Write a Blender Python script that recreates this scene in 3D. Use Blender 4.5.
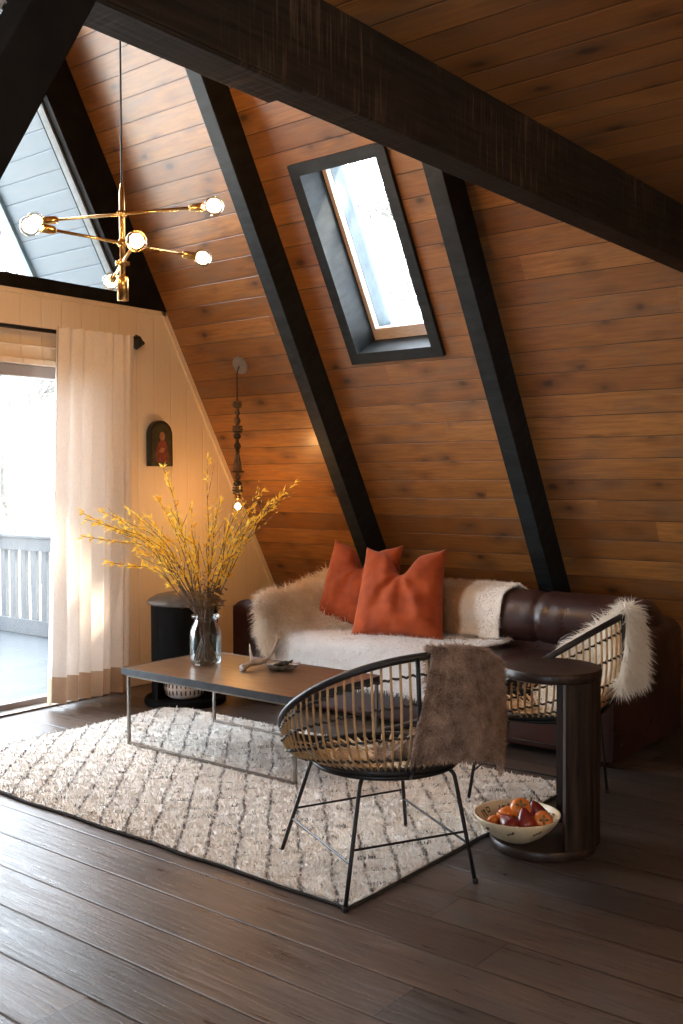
import bpy, bmesh, math, random
import numpy as np
from mathutils import Vector, Matrix, noise as mnoise
PI = math.pi
for o in list(bpy.data.objects): bpy.data.objects.remove(o, do_unlink=True)
S = bpy.context.scene
COL = S.collection

# ------------------------------------------------------------------ camera, world, sun, exposure
cam_d = bpy.data.cameras.new('camera'); cam = bpy.data.objects.new('camera', cam_d); COL.objects.link(cam)
S.camera = cam
cam_d.sensor_fit = 'VERTICAL'; cam_d.sensor_height = 36.0; cam_d.sensor_width = 24.0
cam_d.lens = 36.0 * 1019.0 / 1024.0
cam_d.clip_start = 0.02; cam_d.clip_end = 300
def cam_matrix():
    f = 1019.0
    def d(u, v):
        a = Vector((u-341.5, -(v-512.0), -f)); return a.normalized()
    Y = d(-934, 483); X = d(1157, 474)
    X = (X - Y*(X.dot(Y))*.5); Y = Y - X*(X.dot(Y)); X.normalize(); Y = (Y - X*(X.dot(Y))).normalized()
    Z = X.cross(Y)
    M = Matrix((X, Y, Z))
    return Matrix.Translation((0, 0, 1.45)) @ M.to_4x4()
cam.matrix_world = cam_matrix()

world = bpy.data.worlds.new('world'); S.world = world; world.use_nodes = True
wn = world.node_tree; wn.nodes.clear()
wo = wn.nodes.new('ShaderNodeOutputWorld'); wb = wn.nodes.new('ShaderNodeBackground')
wb.inputs['Color'].default_value = (0.80, 0.90, 1.0, 1); wb.inputs['Strength'].default_value = 7.5
wn.links.new(wb.outputs[0], wo.inputs[0])

SUN_DIR = Vector((-1.09, 1.73, -2.03)).normalized()      # travel direction of the sunlight
sd = bpy.data.lights.new('sun', 'SUN'); sd.energy = 16; sd.color = (1.0, .86, .66); sd.angle = math.radians(.8)
sun = bpy.data.objects.new('sun', sd); COL.objects.link(sun)
sun.rotation_euler = SUN_DIR.to_track_quat('-Z', 'Y').to_euler()

S.view_settings.view_transform = 'Standard'; S.view_settings.look = 'None'
S.view_settings.gamma = 1; S.view_settings.exposure = 1.25; S.view_settings.use_curve_mapping = False

def portal(name, loc, direction, sx, sy):
    l = bpy.data.lights.new(name, 'AREA'); l.shape = 'RECTANGLE'; l.size = sx; l.size_y = sy; l.energy = 1
    l.cycles.is_portal = True
    o = bpy.data.objects.new(name, l); COL.objects.link(o); o.location = loc
    o.rotation_euler = Vector(direction).to_track_quat('-Z', 'Y').to_euler(); return o

# room constants: x runs along the gable wall, y towards it
TAN = 1.804; XR = 6.393                          # right slope foot
SN = Vector((.8746, 0, .4848)); SU = Vector((-.4848, 0, .8746))
XL = -0.19
YG = 5.56; YB = -2.5; RIDGE_X = (XR+XL)/2; RIDGE_Z = (XR-RIDGE_X)*TAN
def SP(y, s, w=0.0):                             # a point on the right slope: s up it, w outwards
    p = Vector((XR, 0, 0)) + SU*s + SN*w; return Vector((p.x, y, p.z))
portal('portal', (3.1, 5.75, 1.1), (0, -1, 0), 2.4, 2.2)
portal('portal', (2.95, 5.75, 3.5), (0, -1, 0), 2.9, 2.0)
portal('portal', tuple(SP(3.69, 3.13, .34)), tuple(-SN), .6, 1.3)

# ------------------------------------------------------------------ node helpers
class NT:
    def __init__(s, name):
        s.m = bpy.data.materials.new(name); s.m.use_nodes = True; s.t = s.m.node_tree; s.t.nodes.clear()
        s.out = s.t.nodes.new('ShaderNodeOutputMaterial')
    def n(s, ty, **k):
        x = s.t.nodes.new(ty)
        for a, b in k.items(): setattr(x, a, b)
        return x
    def put(s, sock, v):
        if isinstance(v, bpy.types.NodeSocket): s.t.links.new(v, sock)
        elif v is not None: sock.default_value = v
    def math(s, op, a, b=None, c=None, clamp=False):
        x = s.n('ShaderNodeMath', operation=op); x.use_clamp = clamp
        s.put(x.inputs[0], a)
        if b is not None: s.put(x.inputs[1], b)
        if c is not None: s.put(x.inputs[2], c)
        return x.outputs[0]
    def co(s):
        tc = s.n('ShaderNodeTexCoord'); sp = s.n('ShaderNodeSeparateXYZ'); s.t.links.new(tc.outputs['Object'], sp.inputs[0])
        return tc.outputs['Object'], sp.outputs[0], sp.outputs[1], sp.outputs[2]
    def comb(s, x, y, z):
        c = s.n('ShaderNodeCombineXYZ'); s.put(c.inputs[0], x); s.put(c.inputs[1], y); s.put(c.inputs[2], z); return c.outputs[0]
    def noise(s, vec, scale, detail=3, rough=.55, dist=0):
        x = s.n('ShaderNodeTexNoise'); s.put(x.inputs['Vector'], vec); x.inputs['Scale'].default_value = scale
        x.inputs['Detail'].default_value = detail; x.inputs['Roughness'].default_value = rough; x.inputs['Distortion'].default_value = dist
        return x.outputs[0]
    def white(s, vec):
        x = s.n('ShaderNodeTexWhiteNoise'); x.noise_dimensions = '3D'; s.put(x.inputs['Vector'], vec); return x.outputs['Value']
    def ramp(s, f, stops, interp='LINEAR'):
        x = s.n('ShaderNodeValToRGB'); s.put(x.inputs[0], f); r = x.color_ramp; r.interpolation = interp
        while len(r.elements) < len(stops): r.elements.new(.5)
        for e, (p, c) in zip(r.elements, stops):
            e.position = p; e.color = (c, c, c, 1) if isinstance(c, (int, float)) else tuple(c)+(1,)
        return x.outputs[0]
    def mix(s, f, a, b, mode='MIX'):
        x = s.n('ShaderNodeMix', data_type='RGBA', blend_type=mode); s.put(x.inputs[0], f)
        for i, v in ((6, a), (7, b)):
            if isinstance(v, tuple): v = v+(1,) if len(v) == 3 else v
            s.put(x.inputs[i], v)
        return x.outputs[2]
    def bump(s, h, strength=.3, dist=.01):
        x = s.n('ShaderNodeBump'); s.put(x.inputs['Height'], h); x.inputs['Strength'].default_value = strength
        x.inputs['Distance'].default_value = dist; return x.outputs[0]
    def bsdf(s, color, rough=.5, metal=0, normal=None, spec=.5, sheen=0, emis=None, es=0, sub=0, coat=0):
        x = s.n('ShaderNodeBsdfPrincipled')
        if isinstance(color, tuple): color = color+(1,) if len(color) == 3 else color
        s.put(x.inputs['Base Color'], color); s.put(x.inputs['Roughness'], rough); s.put(x.inputs['Metallic'], metal)
        s.put(x.inputs['Specular IOR Level'], spec)
        if normal is not None: s.put(x.inputs['Normal'], normal)
        if sheen: x.inputs['Sheen Weight'].default_value = sheen
        if coat: x.inputs['Coat Weight'].default_value = coat; x.inputs['Coat Roughness'].default_value = .25
        if emis: x.inputs['Emission Color'].default_value = emis+(1,); x.inputs['Emission Strength'].default_value = es
        s.t.links.new(x.outputs[0], s.out.inputs[0]); return x

def plain(name, col, rough=.5, metal=0, nscale=30, namt=.12, bump=.1, spec=.5, sheen=0, coat=0, stretch=(1, 1, 1)):
    t = NT(name); v, x, y, z = t.co()
    v2 = t.comb(t.math('MULTIPLY', x, stretch[0]), t.math('MULTIPLY', y, stretch[1]), t.math('MULTIPLY', z, stretch[2]))
    nz = t.noise(v2, nscale, 4)
    c = t.mix(t.ramp(nz, [(.3, 0.0), (.7, 1.0)]), tuple(a*(1-namt*2) for a in col), tuple(min(1, a*(1+namt)) for a in col))
    t.bsdf(c, rough, metal, t.bump(nz, bump, .003), spec, sheen, coat=coat); return t.m

def plank_mat(name, pitch, off, length, cols, groove_w, axis, knots=True, grey=0.0, rough=(.35, .6), groove_col=(.02, .01, .006), spec=.5, grain_b=.25, greycol=(.20, .17, .14), knotcol=(.05, .022, .01), endj=True, coat=0):
    """boards run along u, stacked along v; axis gives which object coords are (u, v)"""
    t = NT(name); vec, X, Y, Z = t.co(); ax = {'x': X, 'y': Y, 'z': Z}
    u, v = ax[axis[0]], ax[axis[1]]
    vv = t.math('DIVIDE', t.math('SUBTRACT', v, off), pitch)
    i = t.math('FLOOR', vv); fr = t.math('SUBTRACT', vv, i)
    r1 = t.white(t.comb(i, 3.3, 7.1))
    us = t.math('ADD', u, t.math('MULTIPLY', r1, length*5.0))
    uu = t.math('DIVIDE', us, length); j = t.math('FLOOR', uu); fu = t.math('SUBTRACT', uu, j)
    r2 = t.white(t.comb(i, j, 1.7)); r3 = t.white(t.comb(i, j, 9.2))
    dv = t.math('MULTIPLY', t.math('MINIMUM', fr, t.math('SUBTRACT', 1.0, fr)), pitch)
    gr = t.math('LESS_THAN', dv, groove_w)
    if endj:
        du = t.math('MULTIPLY', t.math('MINIMUM', fu, t.math('SUBTRACT', 1.0, fu)), length)
        gr = t.math('MAXIMUM', gr, t.math('LESS_THAN', du, groove_w))
    else: du = None
    gv = t.comb(t.math('MULTIPLY', us, 1.0), t.math('MULTIPLY', v, 14.0), t.math('MULTIPLY', r2, 37.0))
    grain = t.noise(gv, 4.0, 6, .62, .6)
    fine = t.noise(t.comb(t.math('MULTIPLY', us, 3.0), t.math('MULTIPLY', v, 120.0), r2), 3.0, 2)
    base = t.mix(r2, cols[0], cols[1])
    base = t.mix(t.ramp(grain, [(.32, 0.0), (.68, 1.0)]), t.mix(.62, base, cols[2]), base)
    base = t.mix(t.math('MULTIPLY', t.ramp(fine, [(.4, 0.0), (.65, 1.0)]), .22), base, cols[2])
    if grey:
        blot = t.noise(t.comb(t.math('MULTIPLY', us, 1.4), t.math('MULTIPLY', v, 5.0), t.math('MULTIPLY', r3, 21.0)), 1.7, 4, .6)
        base = t.mix(t.math('MULTIPLY', t.ramp(blot, [(.48, 0.0), (.72, 1.0)]), grey), base, greycol)
    if knots:
        vo = t.n('ShaderNodeTexVoronoi'); vo.feature = 'F1'
        t.put(vo.inputs['Vector'], t.comb(t.math('MULTIPLY', us, 4.2), t.math('MULTIPLY', v, 7.22), t.math('MULTIPLY', i, 2.37)))
        vo.inputs['Scale'].default_value = 1.0
        wob = t.noise(vec, 18, 3)
        kd = t.math('ADD', vo.outputs['Distance'], t.math('MULTIPLY', t.math('SUBTRACT', wob, .5), .16))
        pick = t.math('GREATER_THAN', t.white(vo.outputs['Position']), .25)
        k1 = t.math('MULTIPLY', t.ramp(kd, [(.07, 1.0), (.17, 0.0)]), pick)
        k2 = t.math('MULTIPLY', t.ramp(kd, [(.08, 1.0), (.46, 0.0)]), t.math('MULTIPLY', pick, .6))
        base = t.mix(k2, base, t.mix(.5, cols[2], knotcol)); base = t.mix(t.math('MULTIPLY', k1, .9), base, knotcol)
    base = t.mix(t.math('MULTIPLY', gr, .9), base, groove_col)
    h = t.math('SUBTRACT', t.math('MULTIPLY', grain, grain_b), t.ramp(dv, [(0.0, 1.0), (groove_w*2.2, 0.0)]))
    ro = t.ramp(grain, [(.3, rough[0]), (.7, rough[1])])
    t.bsdf(base, ro, 0, t.bump(h, .55, .006), spec, coat=coat); return t.m

M = {}
M['slope'] = plank_mat('stained knotty pine boards', .1385, .112, 3.6, [(.50, .222, .058), (.28, .112, .028), (.135, .050, .013)], .0022, 'yx', grey=.6, rough=(.34, .5), greycol=(.16, .105, .068), endj=False, coat=.45)
M['loft_boards'] = plank_mat('stained knotty pine loft boards', .1385, .118, 3.6, [(.50, .222, .058), (.28, .112, .028), (.135, .050, .013)], .0022, 'yx', grey=.6, rough=(.4, .55), greycol=(.16, .105, .068), endj=False)
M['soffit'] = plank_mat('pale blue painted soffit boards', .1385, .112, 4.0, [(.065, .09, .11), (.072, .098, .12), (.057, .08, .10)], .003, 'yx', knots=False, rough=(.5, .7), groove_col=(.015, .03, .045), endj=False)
M['floor'] = plank_mat('dark wire-brushed oak floor boards', .2035, .118, 1.9, [(.185, .130, .098), (.058, .045, .040), (.022, .018, .017)], .0024, 'yx', knots=False, grey=.6, rough=(.24, .46), groove_col=(.008, .006, .005), grain_b=.7, greycol=(.085, .078, .076), spec=.42)
M['deck'] = plank_mat('weathered grey-blue deck boards', .14, .0, 3.5, [(.030, .040, .048), (.026, .035, .042), (.016, .022, .028)], .004, 'xy', knots=False, rough=(.5, .7), groove_col=(.05, .06, .07))
M['cream'] = plank_mat('cream painted tongue and groove boards', .155, .03, 9.0, [(.82, .69, .53), (.80, .67, .51), (.74, .61, .46)], .0022, 'zx', knots=False, rough=(.5, .65), groove_col=(.70, .59, .45), grain_b=.1, endj=False)
M['plaster'] = plain('warm beige plaster', (.62, .52, .43), .8, nscale=12, namt=.05)
M['black_beam'] = plain('black stained rough beam', (.008, .007, .0065), .7, nscale=9, namt=.35, bump=.6, stretch=(1, 1, 1), spec=.15)
M['old_beam'] = NT('rough sawn blackened timber')
def _old():
    t = M['old_beam']; v, x, y, z = t.co()
    g = t.noise(t.comb(t.math('MULTIPLY', x, 2.0), t.math('MULTIPLY', y, 30.0), t.math('MULTIPLY', z, 30.0)), 3, 5)
    saw = t.noise(t.comb(t.math('MULTIPLY', x, 60.0), t.math('MULTIPLY', y, 3.0), t.math('MULTIPLY', z, 3.0)), 1.5, 2)
    patch = t.noise(v, 2.6, 3)
    m = t.math('MULTIPLY', t.ramp(saw, [(.52, 0.0), (.68, 1.0)]), t.ramp(patch, [(.48, 0.0), (.62, 1.0)]))
    c = t.mix(t.ramp(g, [(.35, 0.0), (.7, 1.0)]), (.008, .006, .005), (.026, .018, .014))
    c = t.mix(t.math('MULTIPLY', m, .5), c, (.14, .09, .06))
    t.bsdf(c, .6, 0, t.bump(t.math('ADD', g, saw), .5, .004), .22); return t.m
M['old_beam'] = _old()
M['blue_black'] = plain('blue-black painted timber', (.012, .018, .022), .55, nscale=8, namt=.3, bump=.35, stretch=(3, 1, 1), spec=.28)
M['glazed_frame'] = plain('warm grey painted door frame', (.30, .27, .27), .5, nscale=10, namt=.05)
M['stop_strip'] = plain('grey-blue window stop', (.12, .13, .13), .6, nscale=20)
M['pale_wood'] = plain('pale pine sash wood', (.82, .68, .58), .5, nscale=20, namt=.1, stretch=(8, 1, 1))
M['ext_frame'] = plain('grey-blue exterior frame', (.09, .14, .17), .5, nscale=20, namt=.1)
def glass_mat(name, tint=(1, 1, 1), refl=.08, rough=.0):
    t = NT(name); tr = t.n('ShaderNodeBsdfTransparent'); tr.inputs[0].default_value = tint+(1,)
    gl = t.n('ShaderNodeBsdfGlossy'); gl.inputs['Roughness'].default_value = rough
    lw = t.n('ShaderNodeLayerWeight'); lw.inputs[0].default_value = .18
    f = t.math('ADD', t.math('MULTIPLY', lw.outputs['Fresnel'], .6), refl*.25)
    mx = t.n('ShaderNodeMixShader'); t.put(mx.inputs[0], f); t.t.links.new(tr.outputs[0], mx.inputs[1]); t.t.links.new(gl.outputs[0], mx.inputs[2])
    t.t.links.new(mx.outputs[0], t.out.inputs[0]); return t.m
M['pane'] = glass_mat('clear window glass')
M['jar_glass'] = glass_mat('clear jar glass', (.93, .97, .97), .22)
M['bulb_glass'] = glass_mat('clear bulb glass', (1, .97, .9), .15)
def leather():
    t = NT('dark oxblood leather'); v, x, y, z = t.co()
    vo = t.n('ShaderNodeTexVoronoi'); vo.inputs['Scale'].default_value = 190; t.put(vo.inputs['Vector'], v)
    w = t.noise(v, 7, 4, .6, .8); n2 = t.noise(v, 2.2, 3)
    c = t.mix(t.ramp(n2, [(.35, 0.0), (.7, 1.0)]), (.026, .010, .009), (.060, .021, .014))
    h = t.math('ADD', t.math('MULTIPLY', vo.outputs['Distance'], .12), t.math('MULTIPLY', w, .8))
    t.bsdf(c, t.ramp(w, [(.3, .26), (.7, .44)]), 0, t.bump(h, .4, .01), .55); return t.m
M['leather'] = leather()
M['leather_seam'] = plain('leather piping', (.045, .018, .013), .4, nscale=60)
def velvet():
    t = NT('rust orange velvet'); v, x, y, z = t.co(); n = t.noise(v, 9, 4, .6, .5); f = t.noise(v, 260, 2)
    c = t.mix(t.ramp(n, [(.3, 0.0), (.7, 1.0)]), (.27, .042, .008), (.43, .076, .013))
    t.bsdf(c, .75, 0, t.bump(t.math('ADD', n, t.math('MULTIPLY', f, .15)), .35, .012), .25, sheen=.15); return t.m
M['velvet'] = velvet()
def fur_mat(name, a, b, rough=.8, scale=14, sheen=.3):
    t = NT(name); v, x, y, z = t.co(); n = t.noise(v, scale, 4, .65); n2 = t.noise(v, scale*9, 2)
    c = t.mix(t.ramp(t.math('ADD', t.math('MULTIPLY', n, .6), t.math('MULTIPLY', n2, .4)), [(.36, 0.0), (.64, 1.0)]), a, b)
    b = t.bsdf(c, rough, 0, None, .25, sheen=sheen); l = t.n('ShaderNodeBsdfTranslucent'); t.put(l.inputs[0], c)
    m = t.n('ShaderNodeMixShader'); m.inputs[0].default_value = .38; t.t.links.new(b.outputs[0], m.inputs[1]); t.t.links.new(l.outputs[0], m.inputs[2]); t.t.links.new(m.outputs[0], t.out.inputs[0]); return t.m
M['cream_fur'] = fur_mat('long cream sheepskin wool', (.78, .66, .52), (.95, .90, .82), scale=6)
M['white_fur'] = fur_mat('white wool', (.88, .87, .86), (.97, .96, .95), scale=9)
M['ivory_fur'] = fur_mat('ivory long wool', (.85, .79, .68), (.96, .93, .87), scale=8)
M['brown_fur'] = fur_mat('mottled brown short fur', (.17, .105, .075), (.66, .49, .39), scale=18)
M['hide_back'] = plain('tan suede underside', (.42, .27, .17), .85, nscale=20, namt=.12)
def cowhide():
    t = NT('tan and white hide hair'); v, x, y, z = t.co(); n = t.noise(v, 6, 3)
    e = t.math('ADD', y, t.math('MULTIPLY', t.math('SUBTRACT', n, .5), .05))
    c = t.mix(t.ramp(e, [(0.0, 0.0), (.03, 1.0)]), (.88, .84, .78), (.40, .22, .10))   # y is local: tan at the pillow side
    t.bsdf(c, .8, 0, None, .25, sheen=.2); return t.m
M['cowhide'] = cowhide()
M['rattan'] = plain('honey rattan cane', (.50, .31, .14), .5, nscale=16, namt=.22, bump=.2)
M['rattan_dark'] = plain('black rattan binding', (.014, .013, .013), .5, nscale=60, namt=.2, bump=.4)
M['black_metal'] = plain('matt black steel', (.012, .012, .013), .42, .3, nscale=40, namt=.1, bump=.05)
M['bronze'] = plain('antique bronze steel', (.22, .19, .16), .4, .8, nscale=40, namt=.1, bump=.05)
M['brass'] = plain('brushed brass', (.72, .48, .20), .26, 1, nscale=60, namt=.06, bump=.03)
M['edge_metal'] = plain('blue-black blackened edge', (.05, .06, .07), .35, .4, nscale=30, namt=.15)
M['table_wood'] = plain('warm brown table wood', (.135, .078, .046), .32, nscale=5, namt=.32, bump=.15, stretch=(14, 1, 14), coat=.15)
M['dark_wood'] = plain('dark espresso stained wood', (.030, .017, .012), .5, nscale=5, namt=.5, bump=.4, spec=.3, stretch=(10, 10, .8))
M['dark_wood_top'] = plain('dark espresso tabletop wood', (.034, .019, .014), .38, nscale=5, namt=.4, bump=.2, spec=.3, stretch=(10, 1, 10))
M['black_wood'] = plain('charred black cabinet', (.004, .004, .0045), .85, nscale=10, namt=.3, bump=.1, spec=.12)
M['slate'] = plain('grey stone top', (.10, .095, .09), .4, nscale=14, namt=.3, bump=.1)
M['ceramic'] = plain('cream glazed ceramic', (.66, .54, .36), .3, nscale=12, namt=.12, bump=.05)
M['pattern_dark'] = plain('dark brown painted glaze', (.05, .028, .018), .35, nscale=20)
M['persimmon'] = plain('orange persimmon skin', (.74, .20, .028), .3, nscale=6, namt=.15, bump=.03, coat=.2)
M['pear_red'] = plain('deep red pear skin', (.23, .022, .016), .3, nscale=8, namt=.3, bump=.03, coat=.2)
M['calyx'] = plain('dry olive calyx', (.20, .17, .075), .8, nscale=40, namt=.3)
M['stem'] = plain('brown willow twig', (.13, .075, .04), .6, nscale=30, namt=.3)
M['leaf'] = plain('yellow willow leaf', (.95, .60, .060), .5, nscale=8, namt=.28, bump=.02)
def leafm():
    t = NT('yellow willow leaf'); v, x, y, z = t.co(); n = t.noise(v, 30, 3)
    c = t.mix(t.ramp(n, [(.35, 0.0), (.65, 1.0)]), (.80, .44, .04), (.98, .70, .13))
    d = t.n('ShaderNodeBsdfDiffuse'); l = t.n('ShaderNodeBsdfTranslucent'); t.put(d.inputs[0], c); t.put(l.inputs[0], c)
    m = t.n('ShaderNodeMixShader'); m.inputs[0].default_value = .5; t.t.links.new(d.outputs[0], m.inputs[1]); t.t.links.new(l.outputs[0], m.inputs[2]); t.t.links.new(m.outputs[0], t.out.inputs[0]); return t.m
M['leaf'] = leafm()
M['leaf_dry'] = plain('dry brown leaf', (.20, .115, .04), .7, nscale=20, namt=.3)
M['horn'] = plain('bleached antler', (.34, .27, .21), .45, nscale=14, namt=.35, bump=.2)
M['tine'] = plain('ivory antler tip', (.78, .72, .64), .4, nscale=20, namt=.08)
M['shell_out'] = plain('abalone shell', (.38, .36, .33), .22, .25, nscale=24, namt=.4, bump=.3)
M['sage'] = plain('charred sage bundle', (.035, .03, .028), .8, nscale=60, namt=.4, bump=.6)
M['cord'] = plain('black braided cord', (.015, .013, .012), .6, nscale=200)
M['bead'] = plain('weathered turned wood', (.19, .125, .085), .6, nscale=12, namt=.35, bump=.2, stretch=(6, 6, 1))
M['bead_dark'] = plain('dark turned wood', (.045, .03, .022), .5, nscale=12, namt=.3)
M['canopy'] = plain('grey painted disc', (.26, .25, .24), .5, nscale=20, namt=.08)
M['icon_dark'] = plain('dark antique panel', (.016, .017, .013), .45, nscale=14, namt=.3)
M['icon_red'] = plain('faded brick red paint', (.20, .045, .03), .5, nscale=30, namt=.3)
M['icon_skin'] = plain('faded ochre paint', (.36, .17, .10), .5, nscale=30, namt=.2)
M['icon_green'] = plain('faded moss paint', (.05, .05, .025), .5, nscale=30, namt=.3)
M['rug_edge'] = plain('black rug binding', (.03, .027, .025), .9, nscale=60, namt=.2)
def rug_mat():
    t = NT('ivory berber wool with dark dashed trellis'); v, x, y, z = t.co()
    wob = t.math('MULTIPLY', t.math('SUBTRACT', t.noise(v, 5.0, 3), .5), .05)
    fz = t.math('MULTIPLY', t.math('SUBTRACT', t.noise(v, 45, 2), .5), .012)
    wob = t.math('ADD', wob, fz)
    def fam(sgn, sp, w):
        a = math.radians(42); q = t.math('ADD', t.math('ADD', t.math('MULTIPLY', x, -math.sin(a)*sgn), t.math('MULTIPLY', y, math.cos(a))), wob)
        k = t.math('DIVIDE', q, sp); fr = t.math('SUBTRACT', k, t.math('FLOOR', k))
        d = t.math('MULTIPLY', t.math('ABSOLUTE', t.math('SUBTRACT', fr, .5)), sp)
        return t.ramp(d, [(0.0, 1.0), (w, .85), (w*1.9, 0.0)])
    l1 = fam(1, .118, .0048); l2 = fam(-1, .118, .0045)
    dash = t.ramp(t.noise(v, 34, 2), [(.40, .15), (.56, 1.0)]); dash2 = t.ramp(t.noise(v, 26, 2), [(.46, .0), (.6, 1.0)])
    ln = t.math('MAXIMUM', t.math('MULTIPLY', l1, dash), t.math('MULTIPLY', l2, dash2))
    n = t.noise(v, 22, 3); n3 = t.noise(v, 2.0, 2)
    c = t.mix(t.ramp(n, [(.3, 0.0), (.7, 1.0)]), (.78, .74, .69), (.94, .92, .88))
    c = t.mix(t.math('MULTIPLY', ln, .92), c, (.055, .048, .045))
    t.bsdf(c, .9, 0, t.bump(t.noise(v, 110, 3), .6, .006), .15, sheen=.2); return t.m
M['rug'] = rug_mat()
def linen(hem=False):
    t = NT('sheer cream linen' if not hem else 'doubled linen hem'); v, x, y, z = t.co()
    wv = t.noise(t.comb(t.math('MULTIPLY', x, 40.0), t.math('MULTIPLY', y, 40.0), t.math('MULTIPLY', z, 400.0)), 1.5, 2)
    wv2 = t.noise(t.comb(t.math('MULTIPLY', x, 400.0), t.math('MULTIPLY', y, 400.0), t.math('MULTIPLY', z, 20.0)), 1.5, 2)
    f = t.math('MULTIPLY', t.math('ADD', wv, wv2), .5)
    c = t.mix(t.ramp(f, [(.35, 0.0), (.65, 1.0)]), (.78, .71, .65) if not hem else (.52, .38, .27), (.92, .87, .82) if not hem else (.62, .47, .35))
    di = t.n('ShaderNodeBsdfDiffuse'); tl = t.n('ShaderNodeBsdfTranslucent'); tp = t.n('ShaderNodeBsdfTransparent')
    t.put(di.inputs[0], c); t.put(tl.inputs[0], c)
    m1 = t.n('ShaderNodeMixShader'); m1.inputs[0].default_value = .10 if not hem else .08
    t.t.links.new(di.outputs[0], m1.inputs[1]); t.t.links.new(tl.outputs[0], m1.inputs[2])
    m2 = t.n('ShaderNodeMixShader'); m2.inputs[0].default_value = .004 if not hem else .0
    t.t.links.new(m1.outputs[0], m2.inputs[1]); t.t.links.new(tp.outputs[0], m2.inputs[2])
    t.t.links.new(m2.outputs[0], t.out.inputs[0]); return t.m
M['linen'] = linen(); M['hem'] = linen(True)
def glow(name, col, st):
    t = NT(name); e = t.n('ShaderNodeEmission'); e.inputs[0].default_value = col+(1,); e.inputs[1].default_value = st
    t.t.links.new(e.outputs[0], t.out.inputs[0]); return t.m
M['filament'] = glow('glowing filament', (1.0, .56, .24), 120)
M['filament_strong'] = glow('glowing pendant bulb', (1.0, .50, .17), 300)
M['ground'] = plain('pale dry ground', (.62, .60, .55), .9, nscale=2, namt=.12)
M['bark'] = plain('grey bark', (.12, .12, .11), .9, nscale=12, namt=.25)
M['twig'] = plain('pale winter twigs', (.15, .15, .14), .9, nscale=12, namt=.15)
M['shingle'] = plain('outer roof shingle', (.08, .08, .08), .9, nscale=12)

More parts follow.
